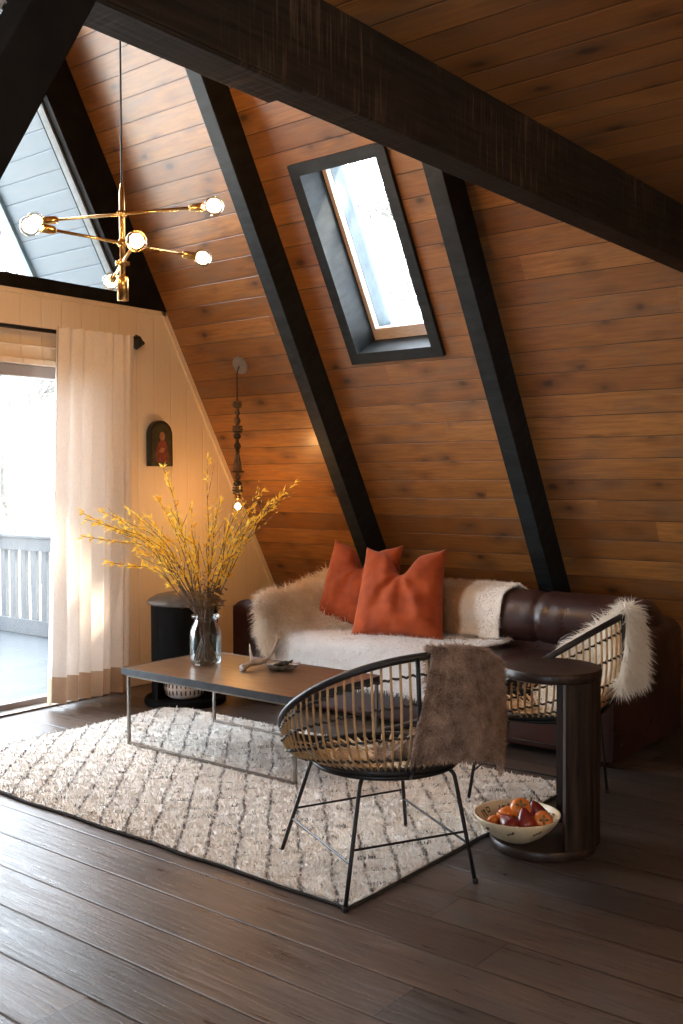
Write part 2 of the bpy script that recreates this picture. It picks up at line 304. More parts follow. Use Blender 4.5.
# ------------------------------------------------------------------ mesh helpers
def link(name, me, mat, parent=None, smooth=False):
    if isinstance(mat, (list, tuple)):
        for m in mat: me.materials.append(m)
    else: me.materials.append(mat)
    if smooth: me.polygons.foreach_set('use_smooth', [True]*len(me.polygons))
    o = bpy.data.objects.new(name, me); COL.objects.link(o)
    if parent: o.parent = parent
    return o
class MB:
    def __init__(s): s.v = []; s.f = []; s.mi = []
    def add(s, vs, fs, mi=0):
        b = len(s.v); s.v += [tuple(p) for p in vs]; s.f += [tuple(b+i for i in f) for f in fs]; s.mi += [mi]*len(fs); return s
    def box(s, a, b, mi=0, rot=None, c=None):
        vs = [Vector((x, y, z)) for x in (a[0], b[0]) for y in (a[1], b[1]) for z in (a[2], b[2])]
        if rot is not None:
            c = Vector(c or (0, 0, 0)); vs = [rot @ (p-c) + c for p in vs]
        return s.add(vs, [(0, 1, 3, 2), (4, 6, 7, 5), (0, 4, 5, 1), (2, 3, 7, 6), (0, 2, 6, 4), (1, 5, 7, 3)], mi)
    def hexa(s, P, mi=0):      # 8 points: bottom 4 loop, top 4 loop
        return s.add(P, [(3, 2, 1, 0), (4, 5, 6, 7), (0, 1, 5, 4), (1, 2, 6, 5), (2, 3, 7, 6), (3, 0, 4, 7)], mi)
    def tube(s, pts, r, n=8, mi=0, cap=True, closed=False):
        pts = [Vector(p) for p in pts]; N = len(pts); rs = r if isinstance(r, (list, tuple)) else [r]*N
        ups = None; rings = []
        for i, p in enumerate(pts):
            if closed: tg = pts[(i+1) % N]-pts[i-1]
            else: tg = pts[min(i+1, N-1)]-pts[max(i-1, 0)]
            tg.normalize()
            if ups is None:
                ups = tg.orthogonal().normalized()
            else:
                ups = (ups - tg*ups.dot(tg))
                ups = ups.normalized() if ups.length > 1e-6 else tg.orthogonal().normalized()
            w = tg.cross(ups)
            rings.append([p+(ups*math.cos(2*PI*k/n)+w*math.sin(2*PI*k/n))*rs[i] for k in range(n)])
        vs = [q for rg in rings for q in rg]; fs = []
        M_ = N if closed else N-1
        for i in range(M_):
            j = (i+1) % N
            for k in range(n):
                k2 = (k+1) % n; fs.append((i*n+k, i*n+k2, j*n+k2, j*n+k))
        if cap and not closed: fs.append(tuple(range(n-1, -1, -1))); fs.append(tuple((N-1)*n+k for k in range(n)))
        return s.add(vs, fs, mi)
    def lathe(s, prof, c=(0, 0, 0), n=32, mi=0, rotm=None, capb=True, capt=True):
        c = Vector(c); vs = []
        for r, z in prof:
            for k in range(n):
                p = Vector((r*math.cos(2*PI*k/n), r*math.sin(2*PI*k/n), z))
                if rotm is not None: p = rotm @ p
                vs.append(c+p)
        fs = []
        for i in range(len(prof)-1):
            for k in range(n):
                k2 = (k+1) % n; fs.append((i*n+k, i*n+k2, (i+1)*n+k2, (i+1)*n+k))
        if capb: fs.append(tuple(range(n-1, -1, -1)))
        if capt: fs.append(tuple((len(prof)-1)*n+k for k in range(n)))
        return s.add(vs, fs, mi)
    def grid(s, fn, nu, nv, mi=0, closed_u=False):
        vs = [fn(i/nu, j/nv) for i in range(nu+(0 if closed_u else 1)) for j in range(nv+1)]
        R = nu if closed_u else nu+1; fs = []
        for i in range(nu):
            for j in range(nv):
                a = i*(nv+1)+j; b = ((i+1) % R)*(nv+1)+j; fs.append((a, b, b+1, a+1))
        return s.add(vs, fs, mi)
    def mesh(s, name):
        me = bpy.data.meshes.new(name); me.from_pydata([tuple(v) for v in s.v], [], s.f)
        me.update(); return me
    def build(s, name, mat, parent=None, smooth=False, bevel=0, seg=2, sub=0, origin=None):
        if origin is not None: s.v = [tuple(Vector(v)-Vector(origin)) for v in s.v]
        me = s.mesh(name); o = link(name, me, mat, parent, smooth)
        if any(s.mi): me.polygons.foreach_set('material_index', s.mi)
        if origin is not None: o.location = origin
        if bevel:
            b = o.modifiers.new('bevel', 'BEVEL'); b.width = bevel; b.segments = seg; b.limit_method = 'ANGLE'; b.angle_limit = math.radians(40)
        if sub:
            q = o.modifiers.new('subdivision', 'SUBSURF'); q.levels = sub; q.render_levels = sub
        return o
def shade_auto(o, ang=40):
    me = o.data; me.polygons.foreach_set('use_smooth', [True]*len(me.polygons))
    bm = bmesh.new(); bm.from_mesh(me); a = math.radians(ang)
    for e in bm.edges:
        if len(e.link_faces) == 2 and e.calc_face_angle(0) > a: e.smooth = False
    bm.to_mesh(me); bm.free(); return o
def tag(o, label=None, cat=None, group=None, kind=None):
    if label: o['label'] = label
    if cat: o['category'] = cat
    if group: o['group'] = group
    if kind: o['kind'] = kind
    return o
def struct(o): o['kind'] = 'structure'; return o
def empty(name, loc, rz=0):
    o = bpy.data.objects.new(name, None); COL.objects.link(o); o.location = loc; o.rotation_euler = (0, 0, rz); o.empty_display_size = .05; return o
def adopt(parent, *kids):
    """parent world-built meshes to an Empty standing at its thing's base"""
    T = Matrix.Translation(parent.location) @ parent.rotation_euler.to_matrix().to_4x4()
    Ti = T.inverted()
    for k in kids: k.parent = parent; k.matrix_parent_inverse = Ti
def spline(ctrl, t):
    """Catmull-Rom through the control points, t in 0..1"""
    n = len(ctrl)-1; x = min(max(t, 0), 1)*n; i = min(int(x), n-1); f = x-i
    p1, p2 = ctrl[i], ctrl[i+1]; p0 = ctrl[i-1] if i > 0 else p1*2-p2; p3 = ctrl[i+2] if i+2 <= n else p2*2-p1
    return .5*((2*p1)+(p2-p0)*f+(2*p0-5*p1+4*p2-p3)*f*f+(3*p1-p0-3*p2+p3)*f*f*f)
def patch(rows):
    rows = [[Vector(p) for p in r] for r in rows]
    def fn(s, t): return spline([spline(r, t) for r in rows], s)
    return fn
def normal_of(fn, s, t, e=.01):
    a = fn(min(s+e, 1), t)-fn(max(s-e, 0), t); b = fn(s, min(t+e, 1))-fn(s, max(t-e, 0))
    n = a.cross(b); return n.normalized() if n.length > 1e-9 else Vector((0, 0, 1)), a.normalized(), b.normalized()
def sheet(mb, fn, nu, nv, thick, side=1, edge=None):
    """closed cloth: top surface fn, bottom offset against the normal; edge(s,t) trims the outline"""
    top = []; bot = []
    for i in range(nu+1):
        for j in range(nv+1):
            s, t = i/nu, j/nv
            if edge: s, t = edge(s, t)
            p = fn(s, t); n = normal_of(fn, s, t)[0]*side; top.append(p); bot.append(p-n*thick)
    N = len(top); W = nv+1; fs = []
    for i in range(nu):
        for j in range(nv):
            a = i*W+j; q = (a, a+W, a+W+1, a+1)
            if side < 0: q = q[::-1]
            fs.append(q); fs.append(tuple(x+N for x in q[::-1]))
    bl = [i*W for i in range(nu+1)]+[nu*W+j for j in range(1, W)]+[i*W+nv for i in range(nu-1, -1, -1)]+[j for j in range(nv-1, 0, -1)]
    for k in range(len(bl)):
        a, b = bl[k], bl[(k+1) % len(bl)]; q = (a, a+N, b+N, b)
        fs.append(q if side < 0 else q[::-1])
    mb.add(top+bot, fs); return mb
def fur_blades(mb, fn, count, ln, wd, seed, side=1, comb=(0, 0, -1), lift=.5, grav=.5, jit=.35, edge=None, both=False, clump=.0, mi=0, edge_bias=0):
    R = random.Random(seed); comb = Vector(comb)
    for _ in range(count):
        s, t = R.random(), R.random()
        if edge_bias and R.random() < edge_bias:
            q = R.randrange(4); z = R.random()**2*.05
            s, t = [(z, t), (1-z, t), (s, z), (s, 1-z)][q]
        se, te = edge(s, t) if edge else (s, t)
        p = fn(se, te); n, a, b = normal_of(fn, se, te); n = n*side
        if both and R.random() < .5: n = -n; 
        cl = Vector((mnoise.noise(p*17), mnoise.noise(p*17+Vector((9, 3, 1))), mnoise.noise(p*17+Vector((2, 8, 5)))))*clump
        # edge tufts reach outwards
        out = Vector((0, 0, 0))
        if s < .06: out -= a
        if s > .94: out += a
        if t < .06: out -= b
        if t > .94: out += b
        d = (n*lift + comb*.5 + cl + out*.5 + Vector((R.gauss(0, jit), R.gauss(0, jit), R.gauss(0, jit)))).normalized()
        if d.dot(n) < .08 and out.length < .1: d = (d+n*(.12-d.dot(n))).normalized()
        L = ln*(.6+.7*R.random()); w = d.cross(Vector((R.gauss(0, 1), R.gauss(0, 1), R.gauss(0, 1))))
        if w.length < 1e-6: continue
        w = w.normalized()*wd*.5
        g = Vector((0, 0, -1))*grav
        m1 = p+d*L*.45+g*L*.10; d2 = (d+g*.9).normalized(); tip = m1+d2*L*.55
        if not both:
            # keep the tip outside the surface
            dd = (tip-p).dot(n)
            if dd < .004 and out.length < .1: tip += n*(.004-dd)
        b0 = len(mb.v); mb.v += [tuple(p-w), tuple(p+w), tuple(m1+w*.8), tuple(m1-w*.8), tuple(tip)]
        mb.f += [(b0, b0+1, b0+2, b0+3), (b0+3, b0+2, b0+4)]; mb.mi += [mi, mi]
    return mb

# ================================================================== THE ROOM
# floor
mb = MB(); mb.box((-2.5, YB, -.12), (XR+.1, YG+.12, 0)); struct(mb.build('floor', M['floor']))
# right slope: object space = (s up the slope, y, w outwards); boards run along y
SLOPE_M = Matrix(((SU.x, 0, SN.x, XR), (0, 1, 0, 0), (SU.z, 0, SN.z, 0), (0, 0, 0, 1)))
def slope_obj(mb, name, mat, bevel=0):
    # SLOPE_M is left-handed in (s,y,w): flip faces
    o = mb.build(name, mat, bevel=bevel); o.data.flip_normals(); o.matrix_world = SLOPE_M; return o
# a rotation only frame for materials needs det>0; use (s, y, w) with y mirrored meshes handled above
SLEN = RIDGE_Z/.8746
HY0, HY1, HS0, HS1 = 3.395, 3.975, 2.555, 3.71     # skylight hole
def L(s, y, w): return (s, y, w)
T0, T1 = 0.0, .34
def slope_boards(y0, y1, hole, t1):
    mb = MB()
    if not hole: return mb.box((-.2, y0, T0), (SLEN+.1, y1, t1))
    mb.box((-.2, y0, T0), (SLEN+.1, HY0, t1)); mb.box((-.2, HY1, T0), (SLEN+.1, y1, t1))
    mb.box((-.2, HY0, T0), (HS0, HY1, t1)); mb.box((HS1, HY0, T0), (SLEN+.1, HY1, t1)); return mb
wr = slope_obj(slope_boards(YB, YG, True, T1), 'wall_right', M['slope']); struct(wr)
so = slope_obj(MB().box((-.4, YG+.0, T0), (SLEN+.1, 6.78, .2)), 'trim_1', M['soffit']); struct(so)
fa = slope_obj(MB().box((-.4, 6.78, -.03), (SLEN+.1, 6.82, .24)), 'trim_2', M['ext_frame']); struct(fa)
# left slope, plain boards (same material, mirrored about the ridge)
LSLOPE = Matrix(((-SU.x, 0, -SN.x, XL), (0, 1, 0, 0), (SU.z, 0, SN.z, 0), (0, 0, 0, 1)))
S26 = 2.6/.8746
mb = MB(); mb.box((-.1, 1.70, 0), (SLEN+.1, YG, .2)); mb.box((S26, YB, 0), (SLEN+.1, 1.70, .2))
wl = mb.build('wall_left', M['slope']); wl.matrix_world = LSLOPE; struct(wl)
mb = MB(); mb.box((-.4, YG, 0), (SLEN+.1, 6.78, .2)); o = mb.build('trim_3', M['soffit']); o.matrix_world = LSLOPE; struct(o)
# bump-out on the left: flat ceiling, side wall, cheek wall; front wall behind the viewer; side window added for its light
xc = XL+2.6/TAN
mb = MB(); mb.box((-2.5, YB, 2.6), (xc-.03, 1.68, 2.7)); struct(mb.build('ceiling', M['plaster']))
# boarded loft floor carried by the tie beam, seen from below
mb = MB(); mb.box((xc-.02, YB, 2.57), (XR-2.57/TAN-.005, 1.548, 2.625)); struct(mb.build('ceiling', M['loft_boards']))
def wall_x(name, x0, x1, y0, y1, z1, hole, mat):
    mb = MB(); ya, yb, za, zb = hole
    mb.box((x0, y0, 0), (x1, ya, z1)); mb.box((x0, yb, 0), (x1, y1, z1)); mb.box((x0, ya, 0), (x1, yb, za)); mb.box((x0, ya, zb), (x1, yb, z1))
    return struct(mb.build(name, mat))
wall_x('wall_side', -2.62, -2.5, YB, 1.68, 2.7, (-1.0, .8, .9, 2.15), M['plaster'])
portal('portal', (-2.66, -.1, 1.52), (1, 0, 0), 1.8, 1.25)
mb = MB(); za = 2.6
mb.add([(-2.6, 1.66, 0), (XL, 1.66, 0), (xc, 1.66, za), (-2.6, 1.66, za), (-2.6, 1.72, 0), (XL, 1.72, 0), (xc, 1.72, za), (-2.6, 1.72, za)],
       [(0, 1, 2, 3), (7, 6, 5, 4), (0, 4, 5, 1), (1, 5, 6, 2), (2, 6, 7, 3), (3, 7, 4, 0)])
struct(mb.build('wall_cheek', M['plaster']))
mb = MB(); fx0, fx1, fz0, fz1 = 2.2, 4.0, 1.0, 2.3
mb.box((-2.5, YB-.1, 0), (XR+.2, YB, 6.1))
struct(mb.build('wall_front', M['plaster']))
def frame_window(name, pts_fn, u0, u1, z0, z1, wd, dp, mat):
    mb = MB()
    def bx(a0, b0, a1, b1): 
        P = [pts_fn(a, b, c) for c in (0, dp) for a, b in ((a0, b0), (a1, b0), (a1, b1), (a0, b1))]; mb.hexa(P)
    bx(u0, z0, u1, z0+wd); bx(u0, z1-wd, u1, z1); bx(u0, z0+wd, u0+wd, z1-wd); bx(u1-wd, z0+wd, u1, z1-wd)
    um = (u0+u1)/2; bx(um-wd/2, z0+wd, um+wd/2, z1-wd)
    w = struct(mb.build(name, mat))
    g = MB(); P = [pts_fn(a, b, c) for c in (dp*.45, dp*.5) for a, b in ((u0+wd, z0+wd), (u1-wd, z0+wd), (u1-wd, z1-wd), (u0+wd, z1-wd))]; g.hexa(P)
    g.build('window_pane', M['pane'], w); return w
frame_window('fill_window', lambda a, b, c: (-2.6+c, a, b), -1.0, .8, .9, 2.15, .06, .08, M['glazed_frame'])  # unseen window, added to let daylight onto the right slope and floor

# gable wall: cream boards below the black tie, door opening, glass triangle above
ZT = 2.634; DX0, DX1, DZ = 2.05, 4.22, 2.17
mb = MB(); G0, G1 = YG, YG+.12
def gquad(pts, y0, y1, m):
    n = len(pts); vs = [(x, y0, z) for x, z in pts]+[(x, y1, z) for x, z in pts]
    fs = [tuple(range(n)), tuple(range(2*n-1, n-1, -1))]+[(i, i+n, (i+1) % n+n, (i+1) % n) for i in range(n)]
    m.add(vs, fs)
sx = lambda z, w=0: XR-z/TAN-w/.8746
lx = lambda z, w=0: XL+z/TAN+w/.8746
gquad([(DX1, 0), (sx(0), 0), (sx(ZT), ZT), (DX1, ZT)], G0, G1, mb)
gquad([(DX0, DZ), (DX1, DZ), (DX1, ZT), (DX0, ZT)], G0, G1, mb)
gquad([(lx(0), 0), (DX0, 0), (DX0, ZT), (lx(ZT), ZT)], G0, G1, mb)
struct(mb.build('wall_back', M['cream']))
# slim cream bead against the slope and along the top
mb = MB(); gquad([(sx(0, .035), .0), (sx(0), 0), (sx(ZT), ZT), (sx(ZT, .035), ZT)], G0-.02, G0, mb)
gquad([(lx(ZT), ZT-.03), (sx(ZT), ZT-.03), (sx(ZT), ZT), (lx(ZT), ZT)], G0-.02, G0, mb)
struct(mb.build('trim_4', M['cream']))
# baseboard
mb = MB(); mb.box((DX1+.02, G0-.018, 0), (sx(0)-.02, G0, .10)); mb.box((lx(0)+.1, G0-.018, 0), (DX0-.02, G0, .10))
struct(mb.build('baseboard_back', M['cream'], bevel=.004))
# black horizontal beam and raked beams of the gable
zb = ZT+.085
mb = MB(); gquad([(lx(ZT), ZT), (sx(ZT), ZT), (sx(zb), zb), (lx(zb), zb)], G0-.03, G1, mb)
RK = .265
gquad([(sx(zb, RK), zb), (sx(zb), zb), (RIDGE_X, RIDGE_Z), (RIDGE_X, RIDGE_Z-RK/.4848)], G0-.03, G1+.0, mb)
gquad([(lx(zb), zb), (lx(zb, RK), zb), (RIDGE_X, RIDGE_Z-RK/.4848), (RIDGE_X, RIDGE_Z)], G0-.03, G1+.0, mb)
tb = struct(mb.build('trim_5', M['black_beam']))
# pale strip (window stop) on the right rake
mb = MB(); gquad([(sx(zb, RK+.014), zb), (sx(zb, RK), zb), (RIDGE_X, RIDGE_Z-RK/.4848), (RIDGE_X, RIDGE_Z-(RK+.014)/.4848)], G0+.03, G0+.09, mb)
gquad([(lx(zb, RK), zb), (lx(zb, RK+.014), zb), (RIDGE_X, RIDGE_Z-(RK+.014)/.4848), (RIDGE_X, RIDGE_Z-RK/.4848)], G0+.03, G0+.09, mb)
struct(mb.build('window_2', M['stop_strip']))
w3 = bpy.data.objects['window_2']
mb = MB(); gquad([(lx(zb, RK+.014), zb), (sx(zb, RK+.014), zb), (RIDGE_X, RIDGE_Z-(RK+.014)/.4848)], G0+.06, G0+.065, mb)
mb.build('window_pane', M['pane'], w3)

# sliding glass door (window_4 = fixed leaf frame), header, sill, track
dm = MB(); fy0, fy1 = G0+.02, G0+.10
dm.box((DX0, fy0, DZ-.075), (DX1, fy1, DZ)); dm.box((DX0, fy0, 0), (DX0+.06, fy1, DZ)); dm.box((DX1-.06, fy0, 0), (DX1, fy1, DZ)); dm.box((DX0, fy0, 0), (DX1, fy1, .045))
door = struct(dm.build('door_1', M['glazed_frame'], bevel=.004))
dm = MB()
dm.box((DX0+.06, fy0+.01, .045), (DX0+.14, fy0+.05, DZ-.075)); dm.box((3.10, fy0+.01, .045), (3.18, fy0+.05, DZ-.075))
dm.box((DX0+.14, fy0+.01, .045), (3.10, fy0+.05, .13)); dm.box((DX0+.14, fy0+.01, DZ-.15), (3.10, fy0+.05, DZ-.075)); dm.build('door_leaf', M['glazed_frame'], door)
dm = MB(); dm.box((DX0+.14, fy0+.028, .13), (3.10, fy0+.033, DZ-.15)); dm.build('door_pane', M['pane'], door)
dm = MB(); dm.box((3.18, fy0+.055, .045), (DX1-.06, fy0+.06, DZ-.075)); dm.build('door_pane', M['pane'], door)
mb = MB(); mb.box((DX0-.1, G0-.10, 0), (DX1+.1, G0+.02, .012)); struct(mb.build('trim_6', M['bronze'], bevel=.003))
# boxed header above door, set proud of the wall
mb = MB(); mb.box((DX0-.08, G0-.022, DZ), (DX1+.05, G0, DZ+.035)); mb.box((DX0-.08, G0-.018, DZ+.115), (DX1+.05, G0, DZ+.125)); struct(mb.build('trim_7', M['cream'], bevel=.003))

# rafters on the right slope and the left slope, near tie beam
def rafter(y0, y1, name, s0=.0, s1=SLEN, left=False, mat='blue_black'):
    mb = MB(); mb.box((s0, y0, -.10 if left else -.195), (s1-.08, y1, 0)); o = mb.build(name, M[mat], bevel=.004); o.matrix_world = LSLOPE if left else SLOPE_M
    return struct(o)
n_t = 8
for y0, y1, e in ((4.285, 4.388, SLEN), (2.915, 3.022, 3.95), (1.548, 1.652, 2.9), (.18, .283, 2.9), (-1.19, -1.087, 2.9)):
    rafter(y0, y1, 'trim_%d' % n_t, s1=e+.08); n_t += 1
for y0, y1, s0 in ((4.285, 4.388, 0), (2.915, 3.022, 0), (1.548, 1.652, 0), (.18, .283, S26), (-1.19, -1.087, S26)):
    rafter(y0, y1, 'trim_%d' % n_t, s0, left=True, mat='black_beam'); n_t += 1
TZ0, TZ1 = 2.345, 2.605
mb = MB(); mb.box((lx(TZ0, -.0), 1.55, TZ0), (sx(TZ0, .0), 1.652, TZ1))
# short dark sister board pieced on to the left end, as in the photo
mb.box((lx(TZ0)+.02, 1.545, TZ0-.012), (1.80, 1.655, TZ0+.0))
struct(mb.build('trim_%d' % n_t, M['old_beam'], bevel=.006)); n_t += 1
mb = MB(); mb.box((RIDGE_X-.05, YB, RIDGE_Z-.30), (RIDGE_X+.05, YG, RIDGE_Z-.02)); struct(mb.build('trim_%d' % n_t, M['black_beam'])); n_t += 1

# ------------------------------------------------------------------ skylight (window_5)
mb = MB(); cw = .058
y0, y1, s0, s1 = HY0, HY1, HS0, HS1
for a in [((s0-cw, y0-cw, -.03), (s0, y1+cw, 0)), ((s1, y0-cw, -.03), (s1+cw, y1+cw, 0)), ((s0, y0-cw, -.03), (s1, y0, 0)), ((s0, y1, -.03), (s1, y1+cw, 0))]: mb.box(*a)
tk = .012       # lining of the well
for a in [((s0-.0, y0, -.03), (s0+tk, y1, .335)), ((s1-tk, y0, -.03), (s1, y1, .335)), ((s0+tk, y0, -.03), (s1-tk, y0+tk, .335)), ((s0+tk, y1-tk, -.03), (s1-tk, y1, .335))]: mb.box(*a)
sky = slope_obj(mb, 'window_3', M['blue_black']); struct(sky)
def ring(mb, m, w0, w1, wd, sb=None):
    a0, a1, b0, b1 = s0+m, s1-m, y0+m, y1-m; sb = sb or wd
    mb.box((a0, b0, w0), (a0+sb, b1, w1)); mb.box((a1-wd, b0, w0), (a1, b1, w1)); mb.box((a0+sb, b0, w0), (a1-wd, b0+wd, w1)); mb.box((a0+sb, b1-wd, w0), (a1-wd, b1, w1))
mb = MB(); ring(mb, tk, .19, .235, .028, .075); o = slope_obj(mb, 'window_sash', M['pale_wood']); o.parent = sky; o.matrix_parent_inverse = SLOPE_M.inverted()
mb = MB(); ring(mb, tk+.012, .235, .37, .018, .04); o = slope_obj(mb, 'window_curb', M['ext_frame']); o.parent = sky; o.matrix_parent_inverse = SLOPE_M.inverted()
mb = MB(); mb.box((s0+.05, y0+.03, .345), (s1-.03, y1-.03, .35)); o = slope_obj(mb, 'window_pane', M['pane']); o.parent = sky; o.matrix_parent_inverse = SLOPE_M.inverted()

# ------------------------------------------------------------------ outside: deck, railing, ground, trees
mb = MB(); mb.box((-1.0, G1, -.14), (5.95, 11.5, -.05)); struct(mb.build('trim_%d' % n_t, M['deck'])); n_t += 1
mb = MB(); mb.box((-80, 5.7, -1.4), (90, 110, -1.2)); struct(mb.build('ground', M['ground']))
M['rail_paint'] = plain('pale blue-grey painted railing', (.017, .022, .027), .6, nscale=20, namt=.08)
rl = empty('deck_railing', (5.75, 8.5, -.05)); tag(rl, 'pale blue-grey painted wooden railing along the edge of the deck outside', 'railing')
kids = []
mb = MB(); mb.box((5.71, 6.2, .76), (5.80, 11.4, .89)); mb.box((5.68, 6.2, .885), (5.84, 11.4, .915)); kids.append(mb.build('top_rail', M['rail_paint'], bevel=.005))
mb = MB(); mb.box((5.72, 6.2, -.045), (5.79, 11.4, .10)); kids.append(mb.build('bottom_rail', M['rail_paint'], bevel=.005))
y = 6.3
while y < 11.3:
    kids.append(MB().box((5.735, y, .10), (5.775, y+.085, .76)).build('baluster', M['rail_paint'])); y += .168
adopt(rl, *kids)
def tree(x, y, h, seed, label):
    R = random.Random(seed); root = empty('bare_tree', (x, y, -1.2)); tag(root, label, 'tree', 'bare trees beyond the deck')
    tr = MB(); tw = MB()
    pts = [Vector((x, y, -1.2))]; 
    for i in range(1, 9): pts.append(Vector((x+R.gauss(0, .12)*i*.4, y+R.gauss(0, .1)*i*.4, -1.2+h*i/8)))
    tr.tube(pts, [h*.018*(1-.85*i/8) for i in range(9)], 7)
    def branch(p, d, l, r, dep):
        q = [p]; n = 5
        for i in range(n): d = (d+Vector((R.gauss(0, .18), R.gauss(0, .18), R.gauss(.06, .12)))).normalized(); q.append(q[-1]+d*l/n)
        tw.tube(q, [r*(1-.7*i/n) for i in range(n+1)], 3 if dep else 4, cap=False)
        if dep < 3:
            for i in range(1, n+1):
                for _ in range(2 if dep < 2 else 1):
                    dd = (d+Vector((R.gauss(0, .8), R.gauss(0, .8), R.gauss(.1, .5)))).normalized(); branch(q[i], dd, l*.5, r*.5, dep+1)
    for i in range(2, 9):
        for _ in range(2):
            a = R.random()*2*PI; branch(pts[i], Vector((math.cos(a), math.sin(a), .45)).normalized(), h*.3*(1.1-i/12), h*.006, 0)
    a = tr.build('trunk', M['bark'], smooth=True); b = tw.build('twigs', M['twig']); adopt(root, a, b)
for i, (x, y, h, lb) in enumerate([(15.2, 22, 9, 'bare pale tree seen through the glass door, beside the curtain'), (10.1, 15.3, 6.5, 'bare pale tree at the left edge of the glass door view'),
        (25, 36, 13, 'tall bare tree farthest beyond the deck railing'), (17.5, 12.0, 12.5, 'bare tree close outside the sloped roof window'), (8.6, -1.3, 11.5, 'bare tree added out of sight behind the roof slope to dapple the sun')]):  # last tree is added unseen; its twigs break up the skylight sun
    tree(x, y, h, 40+i, lb)

# ================================================================== CURTAIN, ROD, WALL ART, PENDANT
YC = 5.435
rod = MB(); rod.tube([(1.5, YC, 2.375), (4.475, YC, 2.375)], .0135, 12)
ro = rod.build('curtain_rod', M['black_metal'], smooth=True); tag(ro, 'black metal curtain rod with ornate ball finial above the glass door', 'curtain rod')
fm = MB(); RX = Matrix.Rotation(PI/2, 3, 'Y')
prof = [(0, 0), (.016, 0), (.02, .008), (.012, .018), (.014, .03), (.026, .036), (.018, .048), (.022, .056)]+[(.044*math.sin(a), .098-.044*math.cos(a)) for a in [PI*k/10 for k in range(3, 10)]]+[(.012, .144), (.016, .152), (.009, .163), (0.001, .166)]
fm.lathe(prof, (4.475, YC, 2.375), 20, rotm=RX)
for k in range(8):       # petals on the ball
    a = 2*PI*k/8; c = Vector((4.573, YC+.036*math.cos(a), 2.375+.036*math.sin(a)))
    fm.lathe([(.001, -.017)]+[(.016*math.sin(t), -.016*math.cos(t)) for t in [PI*q/6 for q in range(1, 6)]]+[(.001, .017)], c, 8, rotm=RX)
fm.build('finial', M['black_metal'], ro, smooth=True)
bm_ = MB(); bm_.tube([(4.44, YC, 2.375), (4.44, YG, 2.36)], .008, 8); bm_.lathe([(.03, 0), (.03, .008)], (4.44, YG-.008, 2.36), 16, rotm=Matrix.Rotation(-PI/2, 3, 'X')); bm_.build('bracket', M['black_metal'], ro)
# curtain: one gathered sheer panel
random.seed(5)
ph = [random.uniform(0, 6.28) for _ in range(8)]
CX0, CX1 = 3.865, 4.505
def curt(u, v, off=-.06):
    z = 2.398-(2.398-.035)*v
    sp = 1+.05*v
    xx = CX0+(CX1-CX0)*u; cx = (CX0+CX1)/2; xx = cx+(xx-cx)*sp - .065*v
    A = .026+.028*v
    w = math.sin(2*PI*(u*7.2+.35*math.sin(3*u+ph[0]))+.5*math.sin(v*2+ph[1]))*.75+math.sin(2*PI*(u*13+ph[2])+v*1.5)*.28*(1-.5*v)+math.sin(2*PI*u*3.1+ph[3]+v*1.3)*.35
    xx += .012*math.sin(2*PI*u*7.2+1.2+v)
    return Vector((xx, YC+.0+A*w+off, z+.004*math.sin(u*50)*(1-v)))
cm = MB(); cm.grid(lambda u, v: curt(u, v*.93), 200, 60)
cu = cm.build('sheer_curtain', M['linen'], smooth=True); tag(cu, 'sheer cream linen curtain gathered in soft folds at the right side of the glass door', 'curtain')
hm = MB(); hm.grid(lambda u, v: curt(u, .93+.07*v), 200, 5); hm.build('hem', M['hem'], cu, smooth=True)
hm = MB(); hm.grid(lambda u, v: curt(u*.022, v, -.063), 6, 60); hm.build('side_hem', M['hem'], cu, smooth=True)

# arched painted panel on the wall
ic = Vector((4.857, YG, 1.535))
mb = MB(); Wd, Hh = .105, .325
def arch(w, h, n=14): return [(-w, 0), (w, 0), (w, h-w)]+[(w*math.cos(PI*k/n), h-w+w*math.sin(PI*k/n)) for k in range(1, n)]+[(-w, h-w)]
gquad([(ic.x+x, ic.z+z) for x, z in arch(Wd, Hh)], YG-.045, YG-.001, mb)
ico = mb.build('arched_wall_plaque', M['icon_dark'], bevel=.004, origin=(ic.x, YG, ic.z)); tag(ico, 'small dark arched wooden plaque with a painted robed figure, hung on the cream wall', 'wall plaque')
def flat(name, pts, y, mat, th=.003):
    m = MB(); gquad([(ic.x+x, ic.z+z) for x, z in pts], y-th, y, m); o = m.build(name, mat); adopt(ico, o); return o
flat('painted_field', arch(Wd*.82, Hh*.93), YG-.045, M['icon_green'])
flat('painted_robe', [(-.055, .03), (.06, .03), (.058, .10), (.04, .165), (.018, .185), (-.015, .185), (-.04, .15), (-.055, .10)], YG-.048, M['icon_red'])
flat('painted_head', [(.002+.024*math.cos(2*PI*k/14), .212+.031*math.sin(2*PI*k/14)) for k in range(14)], YG-.048, M['icon_skin'])
flat('painted_hands', [(-.03, .10), (.01, .095), (.022, .125), (-.01, .135)], YG-.051, M['icon_skin'])

